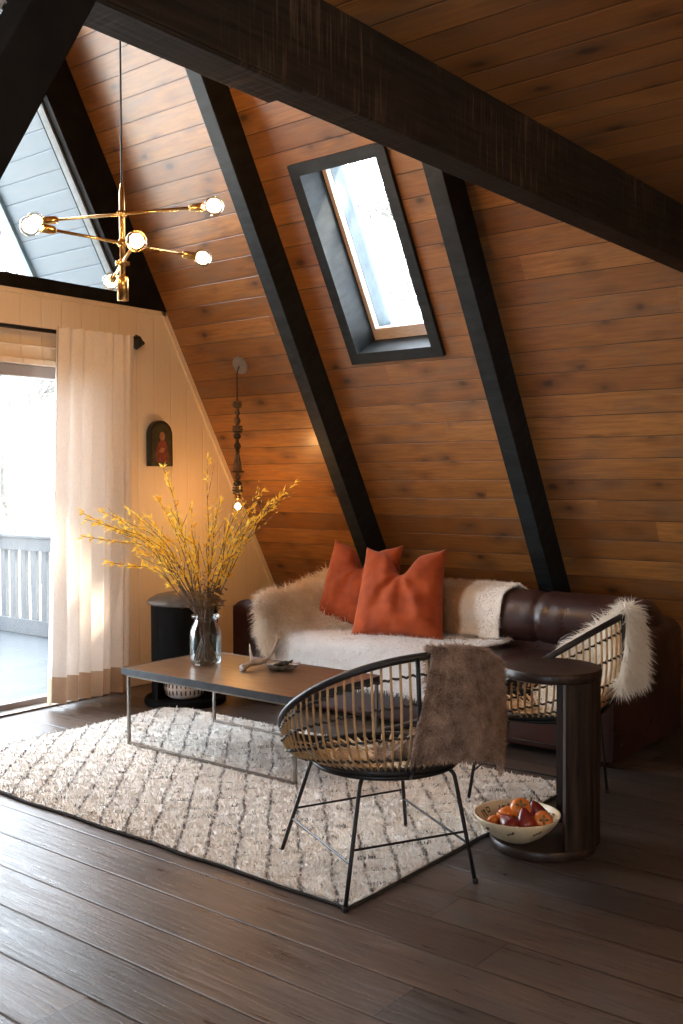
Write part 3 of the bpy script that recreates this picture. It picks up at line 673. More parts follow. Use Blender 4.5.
# wall pendant with turned wooden beads
pc = SP(5.015, 2.239/.8746, 0); px, py = pc.x-.03, 5.015
pr = empty('bead_pendant_light', (pc.x, py, pc.z)); tag(pr, 'turned wooden bead pendant with glowing bulb hanging from a grey disc', 'pendant light')
k = []
RS = (-SN).to_track_quat('Z', 'Y').to_matrix()
k.append(MB().lathe([(.001, 0), (.062, 0), (.066, .006), (.062, .016), (.045, .020), (.001, .022)], pc, 32, rotm=RS).build('ceiling_disc', M['canopy'], smooth=True))
cordtop = pc-SN*.02
k.append(MB().tube([cordtop, cordtop-SN*.012+Vector((0, 0, -.015)), Vector((px-.01, py, pc.z-.06)), (px-.012, py, 1.30)], .0045, 6).build('cord', M['cord'], smooth=True))
z = 1.985; rnd = random.Random(3)
def bead(z1, h, r, shape, mat):
    n = 10; pr_ = []
    for i in range(n+1):
        t = i/n
        if shape == 'ball': rr = r*math.sqrt(max(0, 1-(2*t-1)**2))*.97+.004
        elif shape == 'disc': rr = r*(1-abs(2*t-1)**6)*.98+.004
        elif shape == 'vase': rr = r*(.38+.62*math.sin(PI*min(1, t*1.15))**1.6) if t < .87 else r*.4
        else: rr = r*(.45+.55*t**.8) if shape == 'bell' else r*(.4+.6*(1-t)**.8)
        pr_.append((max(rr, .004), -h+h*t))
    return MB().lathe(pr_, (px-.012, py, z1), 18).build('bead', M[mat], smooth=True)
seq = [('disc', .02, .030, 'bead'), ('disc', .018, .034, 'bead'), ('disc', .014, .026, 'bead'), ('bellr', .05, .022, 'bead'), ('vase', .085, .024, 'bead'), ('disc', .02, .033, 'bead'), ('disc', .02, .036, 'bead'), ('disc', .016, .030, 'bead_dark'),
       ('ball', .05, .024, 'bead_dark'), ('vase', .09, .025, 'bead_dark'), ('bell', .02, .02, 'bead'), ('bellr', .13, .034, 'bead'), ('disc', .014, .045, 'bead_dark'), ('vase', .06, .024, 'bead'), ('ball', .045, .028, 'bead_dark'), ('disc', .018, .034, 'bead'), ('disc', .022, .036, 'bead'), ('disc', .02, .032, 'bead')]
sc = (1.985-1.335)/sum(q[1] for q in seq)
for sh, h, r, m in seq: k.append(bead(z, h*sc, r, sh, m)); z -= h*sc
bz = z
def bulb(name, c, axis, R, neck, parent=None, fil=.012, flen=.03, mt='filament'):
    """clear globe bulb: glass child, glowing filament child; axis points from socket to tip"""
    q = Vector(axis).to_track_quat('Z', 'Y').to_matrix()
    pf = [(neck, -R*1.35), (neck*1.05, -R*1.05)]+[(R*math.sin(a), -R*math.cos(a)) for a in [PI*(.17+.83*i/14) for i in range(15)]]
    pf[-1] = (.0008, R)
    g = MB().lathe(pf, c, 28, rotm=q, capb=False).build(name, M['bulb_glass'], smooth=True)
    f = MB().lathe([(.001, -flen)]+[(fil*math.sin(a), -flen*math.cos(a)) for a in [PI*i/8 for i in range(1, 8)]]+[(.001, flen)], c, 12, rotm=q).build('filament', M[mt], smooth=True)
    f.parent = g
    return g
k.append(bulb('bulb', Vector((px-.012, py, bz-.085)), (0, 0, -1), .030, .018, fil=.019, flen=.021, mt='filament_strong'))
k.append(MB().lathe([(.022, -.035), (.024, 0)], (px-.012, py, bz), 18).build('socket', M['brass'], smooth=True))
adopt(pr, *k)

# ------------------------------------------------------------------ chandelier
cx, cy = 3.083, 3.757
ch = empty('brass_chandelier', (cx, cy, 2.29)); tag(ch, 'six-bulb brass chandelier with three crossed arms hanging on a black cord from the ridge', 'chandelier')
k = []
k.append(MB().tube([(cx, cy, 2.80), (cx, cy, RIDGE_Z-.28)], .0045, 8).build('cord', M['cord']))
k.append(MB().lathe([(.001, RIDGE_Z-.34), (.06, RIDGE_Z-.335), (.06, RIDGE_Z-.31), (.001, RIDGE_Z-.30)], (cx, cy, 0), 24).build('ceiling_canopy', M['brass'], smooth=True))
k.append(MB().lathe([(.001, 2.285), (.013, 2.286), (.013, 2.775), (.010, 2.785), (.008, 2.81), (.001, 2.815)], (cx, cy, 0), 20).build('stem', M['brass'], smooth=True))
k.append(MB().lathe([(.001, 2.272), (.026, 2.274), (.026, 2.38), (.022, 2.386), (.001, 2.387)], (cx, cy, 0), 24).build('finial_cup', M['brass'], smooth=True))
r_ = Vector((.624, -.781, 0)); f_ = Vector((.781, .624, 0))
for (la, fd, zz) in ((-.46, .14, 2.672), (-.30, -.30, 2.539), (.15, -.43, 2.447)):
    d = (r_*la+f_*fd); d.normalize(); base = Vector((cx, cy, zz))
    am = MB(); off = Vector((-d.y, d.x, 0))*.0
    am.tube([base-d*.365, base+d*.365], .0075, 10); am.lathe([(.018, -.014), (.022, -.008), (.022, .008), (.018, .014)], base, 18)
    side = Vector((-d.y, d.x, 0)); am.tube([base-side*.032, base+side*.032], .010, 10)
    arm = am.build('arm', M['brass'], smooth=True); k.append(arm)
    for sg in (-1, 1):
        q = (d*sg).to_track_quat('Z', 'Y').to_matrix()
        sk = MB().lathe([(.001, -.035), (.012, -.033), (.018, -.026), (.020, .028), (.021, .034), (.001, .036)], base+d*sg*.375, 20, rotm=q).build('socket', M['brass'], smooth=True); k.append(sk)
        k.append(bulb('bulb', base+d*sg*.462, d*sg, .045, .017, fil=.030, flen=.032))
adopt(ch, *k)

# unseen globe light added behind the viewer to warm the ceiling boards
gp = empty('added_globe_light', (2.1, -.9, 1.95)); tag(gp, 'glowing globe added out of view behind the viewer to warm the boarded ceiling', 'pendant light')
q = Vector((2.1, -.9, 1.95)); k = [MB().lathe([(.001, -.11)]+[(.11*math.sin(PI*i/16), -.11*math.cos(PI*i/16)) for i in range(1, 16)]+[(.001, .11)], q, 28).build('globe', glow('glowing globe', (1.0, .66, .36), 48), smooth=True),
     MB().tube([q+Vector((0, 0, .12)), (2.1, -.9, 2.57)], .004, 6).build('cord', M['cord']), MB().lathe([(.02, .10), (.026, .11), (.026, .15), (.001, .155)], q, 20).build('cap', M['brass'], smooth=True)]
adopt(gp, *k)

# ================================================================== RUG
rx0, rx1, ry0, ry1 = 2.64, 4.33, 2.09, 4.83
mb = MB(); NX, NY = 90, 140
def rugz(x, y): return .016+.004*mnoise.noise(Vector((x*6, y*6, 0)))+.004*mnoise.noise(Vector((x*22, y*22, 3)))
def rugp(u, v):
    x = rx0+(rx1-rx0)*u; y = ry0+(ry1-ry0)*v
    wx = .010*mnoise.noise(Vector((y*4, 1, 5)))*(1 if u in (0, 1) else 1); wy = .012*mnoise.noise(Vector((x*4, 7, 5)))
    return Vector((x+wx, y+wy, rugz(x, y)))
sheet(mb, rugp, NX, NY, .014)
R = random.Random(9)
for _ in range(62000):      # short pile
    u, v = R.random(), R.random(); x = rx0+(rx1-rx0)*u; y = ry0+(ry1-ry0)*v
    if R.random() > 1.25-.22*(x+y-4): continue
    p = rugp(u, v); a = R.random()*PI*2; d = Vector((math.cos(a)*.6, math.sin(a)*.6, .9)).normalized(); L_ = R.uniform(.008, .017)
    w = Vector((-math.sin(a), math.cos(a), 0))*R.uniform(.0022, .0042)
    b0 = len(mb.v); q = p+d*L_; mb.v += [tuple(p-w), tuple(p+w), tuple(q+w*.6), tuple(q-w*.6)]; mb.f.append((b0, b0+1, b0+2, b0+3)); mb.mi.append(0)
rug = mb.build('berber_rug', M['rug'], smooth=True); tag(rug, 'ivory wool rug with a dark dashed diamond trellis lying on the dark floor', 'rug')
eb = MB()
for seg in (((0, 0), (0, 1)), ((0, 0), (1, 0)), ((1, 0), (1, 1)), ((0, 1), (1, 1))):
    P = []
    for i in range(61):
        t = i/60; u = seg[0][0]+(seg[1][0]-seg[0][0])*t; v = seg[0][1]+(seg[1][1]-seg[0][1])*t; p = rugp(u, v); P.append((p.x, p.y, .0065))
    eb.tube(P, .0063, 6)
eb.build('binding', M['rug_edge'], rug)

# ================================================================== COFFEE TABLE
tx0, tx1, ty0, ty1 = 3.515, 4.19, 3.09, 4.335
ct = empty('coffee_table', ((tx0+tx1)/2, (ty0+ty1)/2, .02)); tag(ct, 'low rectangular coffee table with brown wood top and thin bronze sled legs on the rug', 'coffee table')
k = []
k.append(MB().box((tx0+.004, ty0+.004, .405), (tx1-.004, ty1-.004, .432)).build('tabletop', M['table_wood'], bevel=.003))
mb = MB()
for a in [((tx0, ty0, .397), (tx1, ty0+.005, .4335)), ((tx0, ty1-.005, .397), (tx1, ty1, .4335)), ((tx0, ty0, .397), (tx0+.005, ty1, .4335)), ((tx1-.005, ty0, .397), (tx1, ty1, .4335))]: mb.box(*a)
k.append(mb.build('edge_band', M['edge_metal'], bevel=.001))
lz = .020
for x in (tx0+.012, tx1-.028):
    for y in (ty0+.012, ty1-.045):
        k.append(MB().box((x, y, lz), (x+.015, y+.015, .398)).build('leg', M['bronze'], bevel=.0015))
    k.append(MB().box((x, ty0+.012, lz), (x+.015, ty1-.03, lz+.012)).build('floor_runner', M['bronze'], bevel=.0015))
    k.append(MB().box((x, ty0+.012, .386), (x+.015, ty1-.03, .398)).build('side_rail', M['bronze'], bevel=.0015))
adopt(ct, *k)

# glass jar and the bouquet
jc = Vector((3.872, 4.055, .4335))
mb = MB(); JH = .27
outer = [(.001, 0), (.072, 0), (.083, .008), (.086, .03), (.086, .165), (.082, .19), (.068, .222), (.062, .235), (.062, .25), (.074, .253), (.077, .262), (.074, .270), (.060, .272)]
inner = [(.056, .268), (.057, .23), (.064, .218), (.078, .187), (.0815, .165), (.0815, .03), (.075, .014), (.001, .012)]
mb.lathe(outer+inner, jc, 40)
jar = mb.build('glass_jar', M['jar_glass'], smooth=True, origin=jc); tag(jar, 'clear glass milk-bottle jar holding yellow branches on the coffee table', 'jar')
R = random.Random(21)
right = Vector((.624, -.781, 0)); fwd = Vector((.781, .624, 0))
tips = [(-.67, .10, .83), (-.60, -.1, .80), (-.55, .12, .76), (-.50, -.15, .84), (-.44, .05, .78), (-.63, .0, .70), (-.36, -.2, .86), (-.30, .1, .80), (-.24, -.05, .92), (-.18, .2, .78), (-.14, -.25, .86), (-.22, .0, 1.10), (.015, .05, 1.135), (-.05, -.1, .86), (.05, .15, .80), (.10, -.15, .90), (.15, .1, .82),
        (.20, .0, .86), (.27, -.12, .80), (.33, .1, .88), (.40, -.02, .92), (.47, .02, .99), (.30, .05, .95), (-.40, .2, .62), (-.48, -.12, .57), (.12, .22, .72), (-.10, .1, .70), (.06, -.22, .74), (-.28, -.12, .70), (.22, -.2, .70)]
special = {0: 'yellow-leaved willow branch reaching farthest left towards the curtain', 12: 'tallest upright yellow willow twig in front of the cream wall', 11: 'tall yellow willow branch rising to the arched wall plaque', 21: 'yellow willow branch reaching farthest right past the hanging bulb'}
for i, (a, b, h) in enumerate(tips):
    th = R.random()*2*PI; rr = R.uniform(.02, .068)
    # foot stands on the opposite side of where the branch leans
    lean = (right*a*1.05+fwd*b); ln_ = max(lean.length, .05); foot = jc-lean/ln_*rr*.9+Vector((R.uniform(-.02, .02), R.uniform(-.02, .02), .017))
    fo = foot-jc; fo.z = 0
    if fo.length > .072: foot = jc+fo.normalized()*.072+Vector((0, 0, .017))
    neck = jc+lean/ln_*R.uniform(.015, .046)+Vector((R.uniform(-.012, .012), R.uniform(-.012, .012), .265))
    tip = jc+lean+Vector((0, 0, h))
    mid = neck.lerp(tip, .5)+Vector((0, 0, .04+.10*R.random()*abs(a)*2))-lean*.05
    cps = [foot, neck, neck.lerp(mid, .55)+Vector((R.gauss(0, .008), R.gauss(0, .008), 0)), mid, mid.lerp(tip, .5)+Vector((R.gauss(0, .014), R.gauss(0, .014), R.gauss(.0, .012))), tip]
    N = 22; pts = [foot.lerp(neck, q/6) for q in range(6)]+[spline(cps[1:], q/(N-6)) for q in range(N-5)]
    st = MB(); st.tube(pts, [.0042*(1-.72*q/len(pts)) for q in range(len(pts))], 5)
    lf = MB()
    def leaf(p, d, Ln, w):
        d = d.normalized(); sd_ = d.cross(Vector((R.gauss(0, 1), R.gauss(0, 1), R.gauss(0, 1)))).normalized(); up = d.cross(sd_)
        c = [p, p+d*Ln*.4+sd_*w+up*w*.4, p+d*Ln*.45-up*w*.1, p+d*Ln*.4-sd_*w+up*w*.4, p+d*Ln-up*Ln*.12]
        lf.add(c, [(0, 1, 2), (0, 2, 3), (1, 4, 2), (2, 4, 3)])
    for q in range(9, len(pts)-1):
        dirq = (pts[q+1]-pts[q]).normalized(); tt = (q-8)/(len(pts)-9)
        for _ in range(4 if tt < .35 else (6 if a < -.05 else 4)):
            if R.random() < .15: continue
            p = pts[q].lerp(pts[q+1], R.random()); dd = dirq*.9+Vector((R.gauss(0, .45), R.gauss(0, .45), R.gauss(0, .45)))
            leaf(p, dd, R.uniform(.026, .056), R.uniform(.0042, .0076))
    for _ in range(3):      # side twigs
        q = R.randrange(9, len(pts)-4); dirq = (pts[q+1]-pts[q]).normalized(); dd = (dirq+Vector((R.gauss(0, .35), R.gauss(0, .35), R.gauss(0, .25)))).normalized()
        L2 = R.uniform(.10, .2); tw = [pts[q]+dd*L2*w/5+Vector((0, 0, .02*(w/5)**2)) for w in range(6)]; st.tube(tw, [.0022*(1-.6*w/5) for w in range(6)], 4)
        for w in range(1, 6):
            leaf(tw[w], dd+Vector((R.gauss(0, .4), R.gauss(0, .4), R.gauss(0, .4))), R.uniform(.02, .042), R.uniform(.0026, .0048))
    br = st.build('willow_branch', M['stem'], smooth=True, origin=jc)
    lo = lf.build('leaves', M['leaf'], origin=jc); lo.location = (0, 0, 0); lo.parent = br
    tag(br, special.get(i, 'one of the many thin yellow-leaved willow branches filling the glass jar'), 'branch', None if i in special else 'willow branches in the jar')
# dry curled leaves gathered at the neck
dm_ = MB(); R = random.Random(4)
for _ in range(150):
    p = jc+right*R.gauss(.015, .045)+fwd*R.gauss(0, .04)+Vector((0, 0, .30+abs(R.gauss(0, .07)))); d = Vector((R.gauss(0, 1), R.gauss(0, 1), R.gauss(0, .6))).normalized(); w = d.orthogonal().normalized()*.007; L_ = R.uniform(.03, .06)
    up = d.cross(w).normalized(); c = [p, p+d*L_*.4+w+up*.006, p+d*L_*.45, p+d*L_*.4-w+up*.006, p+d*L_-up*.014]; dm_.add(c, [(0, 1, 2), (0, 2, 3), (1, 4, 2), (2, 4, 3)])
for _ in range(10):
    a = R.random()*6.28; p0 = jc+Vector((math.cos(a)*.035, math.sin(a)*.035, .24)); p1 = p0+Vector((math.cos(a)*.05, math.sin(a)*.05, .16+.08*R.random())); dm_.tube([p0, p0.lerp(p1, .5)+Vector((0, 0, .01)), p1], .0025, 4)
dl = dm_.build('dried_foliage', M['leaf_dry'], origin=jc); tag(dl, 'clump of dry curled brown foliage at the mouth of the glass jar', 'dried foliage', kind='stuff')

# antler, shell dish and charred bundle
az = .4335
mb = MB()
A = [Vector((3.845, 3.745, az+.016)), Vector((3.90, 3.74, az+.030)), Vector((3.965, 3.735, az+.028)), Vector((4.03, 3.75, az+.032)), Vector((4.10, 3.775, az+.055)), Vector((4.155, 3.79, az+.095)), Vector((4.175, 3.79, az+.125))]
P = [spline(A, i/20) for i in range(21)]
mb.tube(P, [.015*(1-.70*i/20)+.002 for i in range(21)], 10)
mb.lathe([(.001, -.012), (.018, -.010), (.022, 0), (.018, .010), (.001, .012)], A[0], 14, rotm=Matrix.Rotation(PI/2, 3, 'Y'))
mb.tube([A[0]+Vector((.0, 0, 0)), A[0]+Vector((-.012, -.02, -.006))], [.013, .008], 8)
an = mb.build('deer_antler', M['horn'], smooth=True, origin=A[0]); tag(an, 'weathered deer antler with two pale upright tines lying on the coffee table', 'antler')
for b in (P[4], P[11]):
    t_ = MB(); t_.tube([b, b+Vector((-.004, .004, .035)), b+Vector((-.010, .008, .075)), b+Vector((-.012, .010, .105))], [.009, .0075, .005, .0015], 8)
    o = t_.build('tine', M['tine'], smooth=True); adopt(an, o)
sc_ = Vector((3.985, 3.60, az)); mb = MB()
ang = math.atan2(-.781, .624)
def shellp(r, a, z):
    q = 1+.10*math.sin(3*a+1)+.04*math.sin(7*a); x = r*q*1.35*math.cos(a); y = r*q*.85*math.sin(a)
    return Vector((sc_.x+x*math.cos(ang)-y*math.sin(ang), sc_.y+x*math.sin(ang)+y*math.cos(ang), sc_.z+z))
prof = [(.015, .001), (.040, .004), (.058, .016), (.066, .030), (.068, .033), (.063, .030), (.054, .018), (.036, .009), (.001, .007)]
n = 36; vs = [shellp(r, 2*PI*j/n, z+(.004*math.sin(5*2*PI*j/n) if r > .05 else 0)) for r, z in prof for j in range(n)]
fs = [(i*n+j, i*n+(j+1) % n, (i+1)*n+(j+1) % n, (i+1)*n+j) for i in range(len(prof)-1) for j in range(n)]+[tuple(range(n-1, -1, -1))]
mb.add(vs, fs); sh = mb.build('shell_dish', M['shell_out'], smooth=True, origin=sc_); tag(sh, 'shiny grey abalone shell dish on the coffee table beside the antler', 'shell dish')
mb = MB(); R = random.Random(8)
for i in range(9):
    a = ang+.9+R.gauss(0, .35); c = sc_+Vector((R.gauss(0, .018), R.gauss(0, .018), .016+.018*R.random())); d = Vector((math.cos(a), math.sin(a), R.gauss(.1, .2)))*.035
    mb.tube([c-d, c-d*.3+Vector((0, 0, .006)), c+d*.3, c+d], [.005, .011, .010, .003], 7)
sg = mb.build('sage_bundle', M['sage'], smooth=True, origin=sc_); tag(sg, 'small dark charred herb bundle lying inside the shell dish', 'herb bundle')

# ================================================================== BLACK CABINET IN THE CORNER (round, open front) AND POT
bc = Vector((4.50, 4.905, 0))
cb = empty('round_black_cabinet', bc); tag(cb, 'round black pedestal cabinet with grey domed top, behind the coffee table', 'cabinet')
k = []
k.append(MB().lathe([(.001, 0), (.255, 0), (.262, .008), (.262, .030), (.252, .042), (.001, .044)], bc, 48).build('base', M['black_wood'], smooth=False))
shade_auto(k[-1])
k.append(MB().lathe([(.001, .640), (.222, .640), (.238, .648), (.240, .660), (.225, .676), (.185, .698), (.12, .712), (.001, .716)], bc, 48).build('top', M['slate'], smooth=True))
mb = MB()
def arcwall(mb, c, r0, r1, a0, a1, z0, z1, n=28):
    vs = []
    for i in range(n+1):
        a = a0+(a1-a0)*i/n; ca, sa = math.cos(a), math.sin(a)
        vs += [(c.x+r0*ca, c.y+r0*sa, z0), (c.x+r1*ca, c.y+r1*sa, z0), (c.x+r1*ca, c.y+r1*sa, z1), (c.x+r0*ca, c.y+r0*sa, z1)]
    fs = []
    for i in range(n):
        b = i*4
        for q in range(4): fs.append((b+q, b+(q+1) % 4, b+4+(q+1) % 4, b+4+q))
    fs += [(3, 2, 1, 0), (n*4, n*4+1, n*4+2, n*4+3)]
    return mb.add(vs, fs)
arcwall(mb, bc, .195, .215, math.radians(-95+0), math.radians(175), .044, .640)
k.append(shade_auto(mb.build('curved_wall', M['black_wood'])))
k.append(shade_auto(MB().lathe([(.001, .24), (.196, .24), (.196, .262), (.001, .262)], bc, 40).build('shelf', M['black_wood'])))
# black panel standing in for the shade inside the open upper front
mb = MB(); arcwall(mb, bc, .190, .214, math.radians(175), math.radians(265), .262, .640); k.append(shade_auto(mb.build('shade_panel', M['black_wood'])))
adopt(cb, *k)
pc_ = bc+Vector((-.03, -.035, .044)); mb = MB()
mb.lathe([(.001, 0), (.10, 0), (.128, .02), (.138, .06), (.136, .11), (.118, .145), (.10, .152), (.09, .148), (.105, .135), (.122, .10), (.122, .05), (.09, .015), (.001, .012)], pc_, 40)
M['pot'] = plain('chalk white carved clay', (.66, .60, .55), .7, nscale=20, namt=.1, bump=.2)
pot = mb.build('patterned_pot', M['pot'], smooth=True, origin=pc_); tag(pot, 'small white pot with dark vertical dashes inside the black cabinet niche', 'pot')
mb = MB(); R = random.Random(2)
for i in range(30):
    a = 2*PI*i/30
    for zz, hh in ((.03, .03), (.075, .03), (.112, .018)):
        zc = zz+R.uniform(-.004, .004); r = .1385 if zz < .1 else .131
        if zz == .03: r = .1335
        p = pc_+Vector((r*math.cos(a), r*math.sin(a), zc)); t_ = Vector((-math.sin(a), math.cos(a), 0))*.0045; o_ = Vector((math.cos(a), math.sin(a), 0))*.0018
        rt = r+(.003 if zz == .03 else (-.001 if zz < .1 else -.008)); q = pc_+Vector((rt*math.cos(a), rt*math.sin(a), zc+hh))
        mb.hexa([p-t_-o_, p+t_-o_, p+t_+o_, p-t_+o_, q-t_-o_, q+t_-o_, q+t_+o_, q-t_+o_])
pd = mb.build('painted_dashes', M['pattern_dark']); adopt(pot, pd)

# ================================================================== SOFA
sf = empty('leather_sofa', (5.2, 3.38, 0)); tag(sf, 'long dark oxblood leather sofa with rolled back below the plank slope', 'sofa')
k = []
FX = 4.735; BX = 5.66; Y0, Y1 = 2.07, 4.70
def soft_box(name, a, b, bev, mat, sub_cuts=0, puff=0, wr=0, seed=0):
    bm = bmesh.new(); bmesh.ops.create_cube(bm, size=1)
    for v in bm.verts: v.co = Vector([(a[i]+b[i])/2+v.co[i]*(b[i]-a[i]) for i in range(3)])
    bmesh.ops.bevel(bm, geom=bm.edges[:], offset=bev, segments=5, affect='EDGES', profile=.6)
    if sub_cuts:
        bmesh.ops.subdivide_edges(bm, edges=[e for e in bm.edges if e.calc_length() > .12], cuts=sub_cuts, use_grid_fill=True)
    c = [(a[i]+b[i])/2 for i in range(3)]; h = [(b[i]-a[i])/2 for i in range(3)]
    for v in bm.verts:
        u = [(v.co[i]-c[i])/h[i] for i in range(3)]
        if puff:
            for i in range(3):
                o = [(1-min(1, abs(u[j]))**2.2) for j in range(3) if j != i]
                if abs(u[i]) > .55: v.co[i] += math.copysign(puff*o[0]*o[1], u[i])
        if wr:
            v.co += Vector((mnoise.noise(v.co*7+Vector((seed, 0, 0))), mnoise.noise(v.co*7+Vector((0, seed, 3))), mnoise.noise(v.co*7+Vector((4, 3, seed)))))*wr
    me = bpy.data.meshes.new(name); bm.to_mesh(me); bm.free()
    return link(name, me, mat, smooth=True)
k.append(soft_box('base_frame', (FX+.012, Y0+.03, .035), (BX-.02, Y1-.03, .30), .03, M['leather'], 3, .008, .003, 1))
for yy in (Y0+.1, Y1-.16):
    for xx in (FX+.08, BX-.14): k.append(MB().box((xx, yy, 0), (xx+.06, yy+.06, .04)).build('foot', M['dark_wood']))
for i, (ya, yb_) in enumerate(((2.385, 3.385), (3.395, 4.385))):
    k.append(soft_box('seat_cushion', (FX-.01, ya, .285), (5.36, yb_, .445), .045, M['leather'], 4, .018, .006, i*5+2))
def arm(name, ya, yb_):
    # a block with a rounded top, front face slightly domed
    mb = MB(); n = 12; w = (yb_-ya)/2; yc = (ya+yb_)/2; zt = .665; rr = w*.95
    prof = [(-w, .03), (-w, zt-rr*.55)]+[(-w*math.cos(PI*i/n), zt-rr*.55+rr*.55*math.sin(PI*i/n)) for i in range(1, n)]+[(w, zt-rr*.55), (w, .03)]
    xs = [FX, FX+.006, FX+.03, FX+.3, FX+.6, BX-.03, BX]; ins = [.93, .985, 1, 1, 1, 1, .96]
    vs = []
    for x, q in zip(xs, ins):
        for (py_, pz) in prof: vs.append((x, yc+py_*q, .03+(pz-.03)*(.99 if q < .95 else 1)))
    m_ = len(prof); fs = []
    for i in range(len(xs)-1):
        for j in range(m_): fs.append((i*m_+j, i*m_+(j+1) % m_, (i+1)*m_+(j+1) % m_, (i+1)*m_+j))
    fs += [tuple(range(m_-1, -1, -1)), tuple((len(xs)-1)*m_+j for j in range(m_))]
    mb.add(vs, fs); o = mb.build(name, M['leather'], bevel=.008, seg=3); shade_auto(o, 50); return o
k.append(arm('arm', Y0, Y0+.31)); k.append(arm('arm', Y1-.315, Y1))
# piping on the arm edges
for ya, yb_ in ((Y0, Y0+.31), (Y1-.315, Y1)):
    w = (yb_-ya)/2; yc = (ya+yb_)/2; zt = .665; rr = w*.95; P = [(FX+.004, yc-w*.97, .04), (FX+.004, yc-w*.97, zt-rr*.55)]+[(FX+.004, yc-w*.97*math.cos(PI*i/12), zt-rr*.55+rr*.54*math.sin(PI*i/12)) for i in range(1, 12)]+[(FX+.004, yc+w*.97, zt-rr*.55), (FX+.004, yc+w*.97, .04)]
    k.append(MB().tube(P, .006, 6).build('arm_piping', M['leather_seam'], smooth=True))
k.append(soft_box('back_frame', (5.30, Y0+.02, .05), (BX, Y1-.02, .60), .04, M['leather'], 3, .01, .004, 8))
# the rolled back: a long bolster with puckers
mb = MB(); NYr, NA = 150, 36
seams = [2.2, 2.78, 3.38, 3.98, 4.6]
def roll(u, v):
    y = Y0+.03+(Y1-Y0-.06)*u; a = 2*PI*v
    e = min(u, 1-u)*(Y1-Y0); endf = math.sqrt(max(0.02, 1-(1-min(1, e/.10))**2))
    ds = min(abs(y-s_) for s_ in seams); sq = 1-.055*math.exp(-(ds/.016)**2)-.02*math.exp(-(ds/.07)**2)
    wr_ = 1+.030*mnoise.noise(Vector((y*13, a*1.3, 1)))*math.exp(-(ds/.22)**2)+.012*mnoise.noise(Vector((y*5, a*2, 4)))
    r = .163*endf*sq*wr_
    return Vector((5.40+r*1.05*math.cos(a), y, .618+r*math.sin(a)))
mb.grid(lambda u, v: roll(u, v), NYr, NA)
k.append(mb.build('back_roll', M['leather'], smooth=True))
adopt(sf, *k)

# ---- rust velvet pillows
def pillow(name, c, w, h, d, yaw, tilt, seed, label, roll_=0):
    R = random.Random(seed); N = 40
    def side(sg):
        vs = []
        for i in range(N+1):
            for j in range(N+1):
                x = 2*i/N-1; y = 2*j/N-1
                ex = (1-abs(x)**3.2); ey = (1-abs(y)**3.2); th = (ex*ey)**.55
                # karate chop: a V shaped dent from the top middle
                dent = math.exp(-(x/.26)**2)*max(0, (y+.1)/1.1)**1.3
                th *= 1-.62*dent
                pinch = 1-.055*(1-abs(x)**2)*(abs(y)**4); pinchx = 1-.055*(1-abs(y)**2)*(abs(x)**4)
                X = x*w/2*pinchx*(1+.04*y*(-1)); Z = y*h/2*pinch
                if y > 0: Z -= dent*h*.36*(max(0, y))**1.4; X *= 1-.05*y
                # ears pulled up and slightly out
                if y > .5: Z += .05*h*(abs(x)**4)*((y-.5)/.5)
                wr = .016*mnoise.noise(Vector((x*2.2+seed, y*2.6, sg*3)))+.010*mnoise.noise(Vector((x*5+seed, y*2.5, sg*5)))
                # soft radiating creases under the dent
                a = math.atan2(x, .55-y); cr = .010*math.sin(a*9+seed)*math.exp(-((abs(a)-.5)/.6)**2)*th
                vs.append((X, sg*(th*d/2+(wr+cr)*th+.004), Z))
        return vs
    mb = MB(); va = side(-1); vb = side(1); fs = []
    W = N+1
    for i in range(N):
        for j in range(N): a = i*W+j; fs.append((a, a+W, a+W+1, a+1))
    mb.add(va, fs); mb.add(vb, [f[::-1] for f in fs])
    bl = [i*W for i in range(N+1)]+[N*W+j for j in range(1, W)]+[i*W+N for i in range(N-1, -1, -1)]+[j for j in range(N-1, 0, -1)]
    off = len(va); mb.f += [(bl[q], bl[q]+off, bl[(q+1) % len(bl)]+off, bl[(q+1) % len(bl)]) for q in range(len(bl))]; mb.mi += [0]*len(bl)
    o = mb.build(name, M['velvet'], smooth=True); o.location = c
    o.rotation_euler = (Matrix.Rotation(yaw, 4, 'Z') @ Matrix.Rotation(tilt, 4, 'X') @ Matrix.Rotation(roll_, 4, 'Y')).to_euler()
    tag(o, label, 'pillow'); return o
# local -Y faces the room; yaw turns it to face -X
p_front = pillow('velvet_pillow', (5.045, 3.575, .735), .56, .54, .20, math.radians(-73), math.radians(-20), 3, 'rust orange velvet pillow in front, with a deep V dent, on the sofa seat')
p_back = pillow('velvet_pillow', (5.175, 3.985, .745), .54, .54, .18, math.radians(-80), math.radians(-17), 8, 'rust orange velvet pillow standing behind the front one, nearer the long-haired fleece', roll_=.05)

# ---- throws on the sofa
def throw(name, rows, mat, n, ln, wd, seed, label, cat='throw', side=1, thick=.010, comb=(0, 0, -1), lift=.55, grav=.4, jit=.35, nu=36, nv=30, wob=.05, clump=.25, bottom=None, both=False, edge_bias=.15, origin=None):
    fn0 = patch(rows)
    def fn(s, t):
        return fn0(s, t)+Vector((mnoise.noise(Vector((s*5, t*5, seed))), mnoise.noise(Vector((s*5, t*5, seed+9))), 0))*.008
    def edge(s, t):
        a = 1-wob*(.6+mnoise.noise(Vector((t*4, seed, 1))))*(2*abs(s-.5))**2; b = 1-wob*(.6+mnoise.noise(Vector((s*4, seed, 7))))*(2*abs(t-.5))**2
        return .5+(s-.5)*a, .5+(t-.5)*b
    mb = MB(); sheet(mb, fn, nu, nv, thick, side, edge)
    if bottom:
        pass
    fur_blades(mb, fn, n, ln, wd, seed, side, comb, lift, grav, jit, edge, both, clump, edge_bias=edge_bias)
    o = mb.build(name, mat, smooth=False, origin=origin); 
    if label: tag(o, label, cat)
    return o
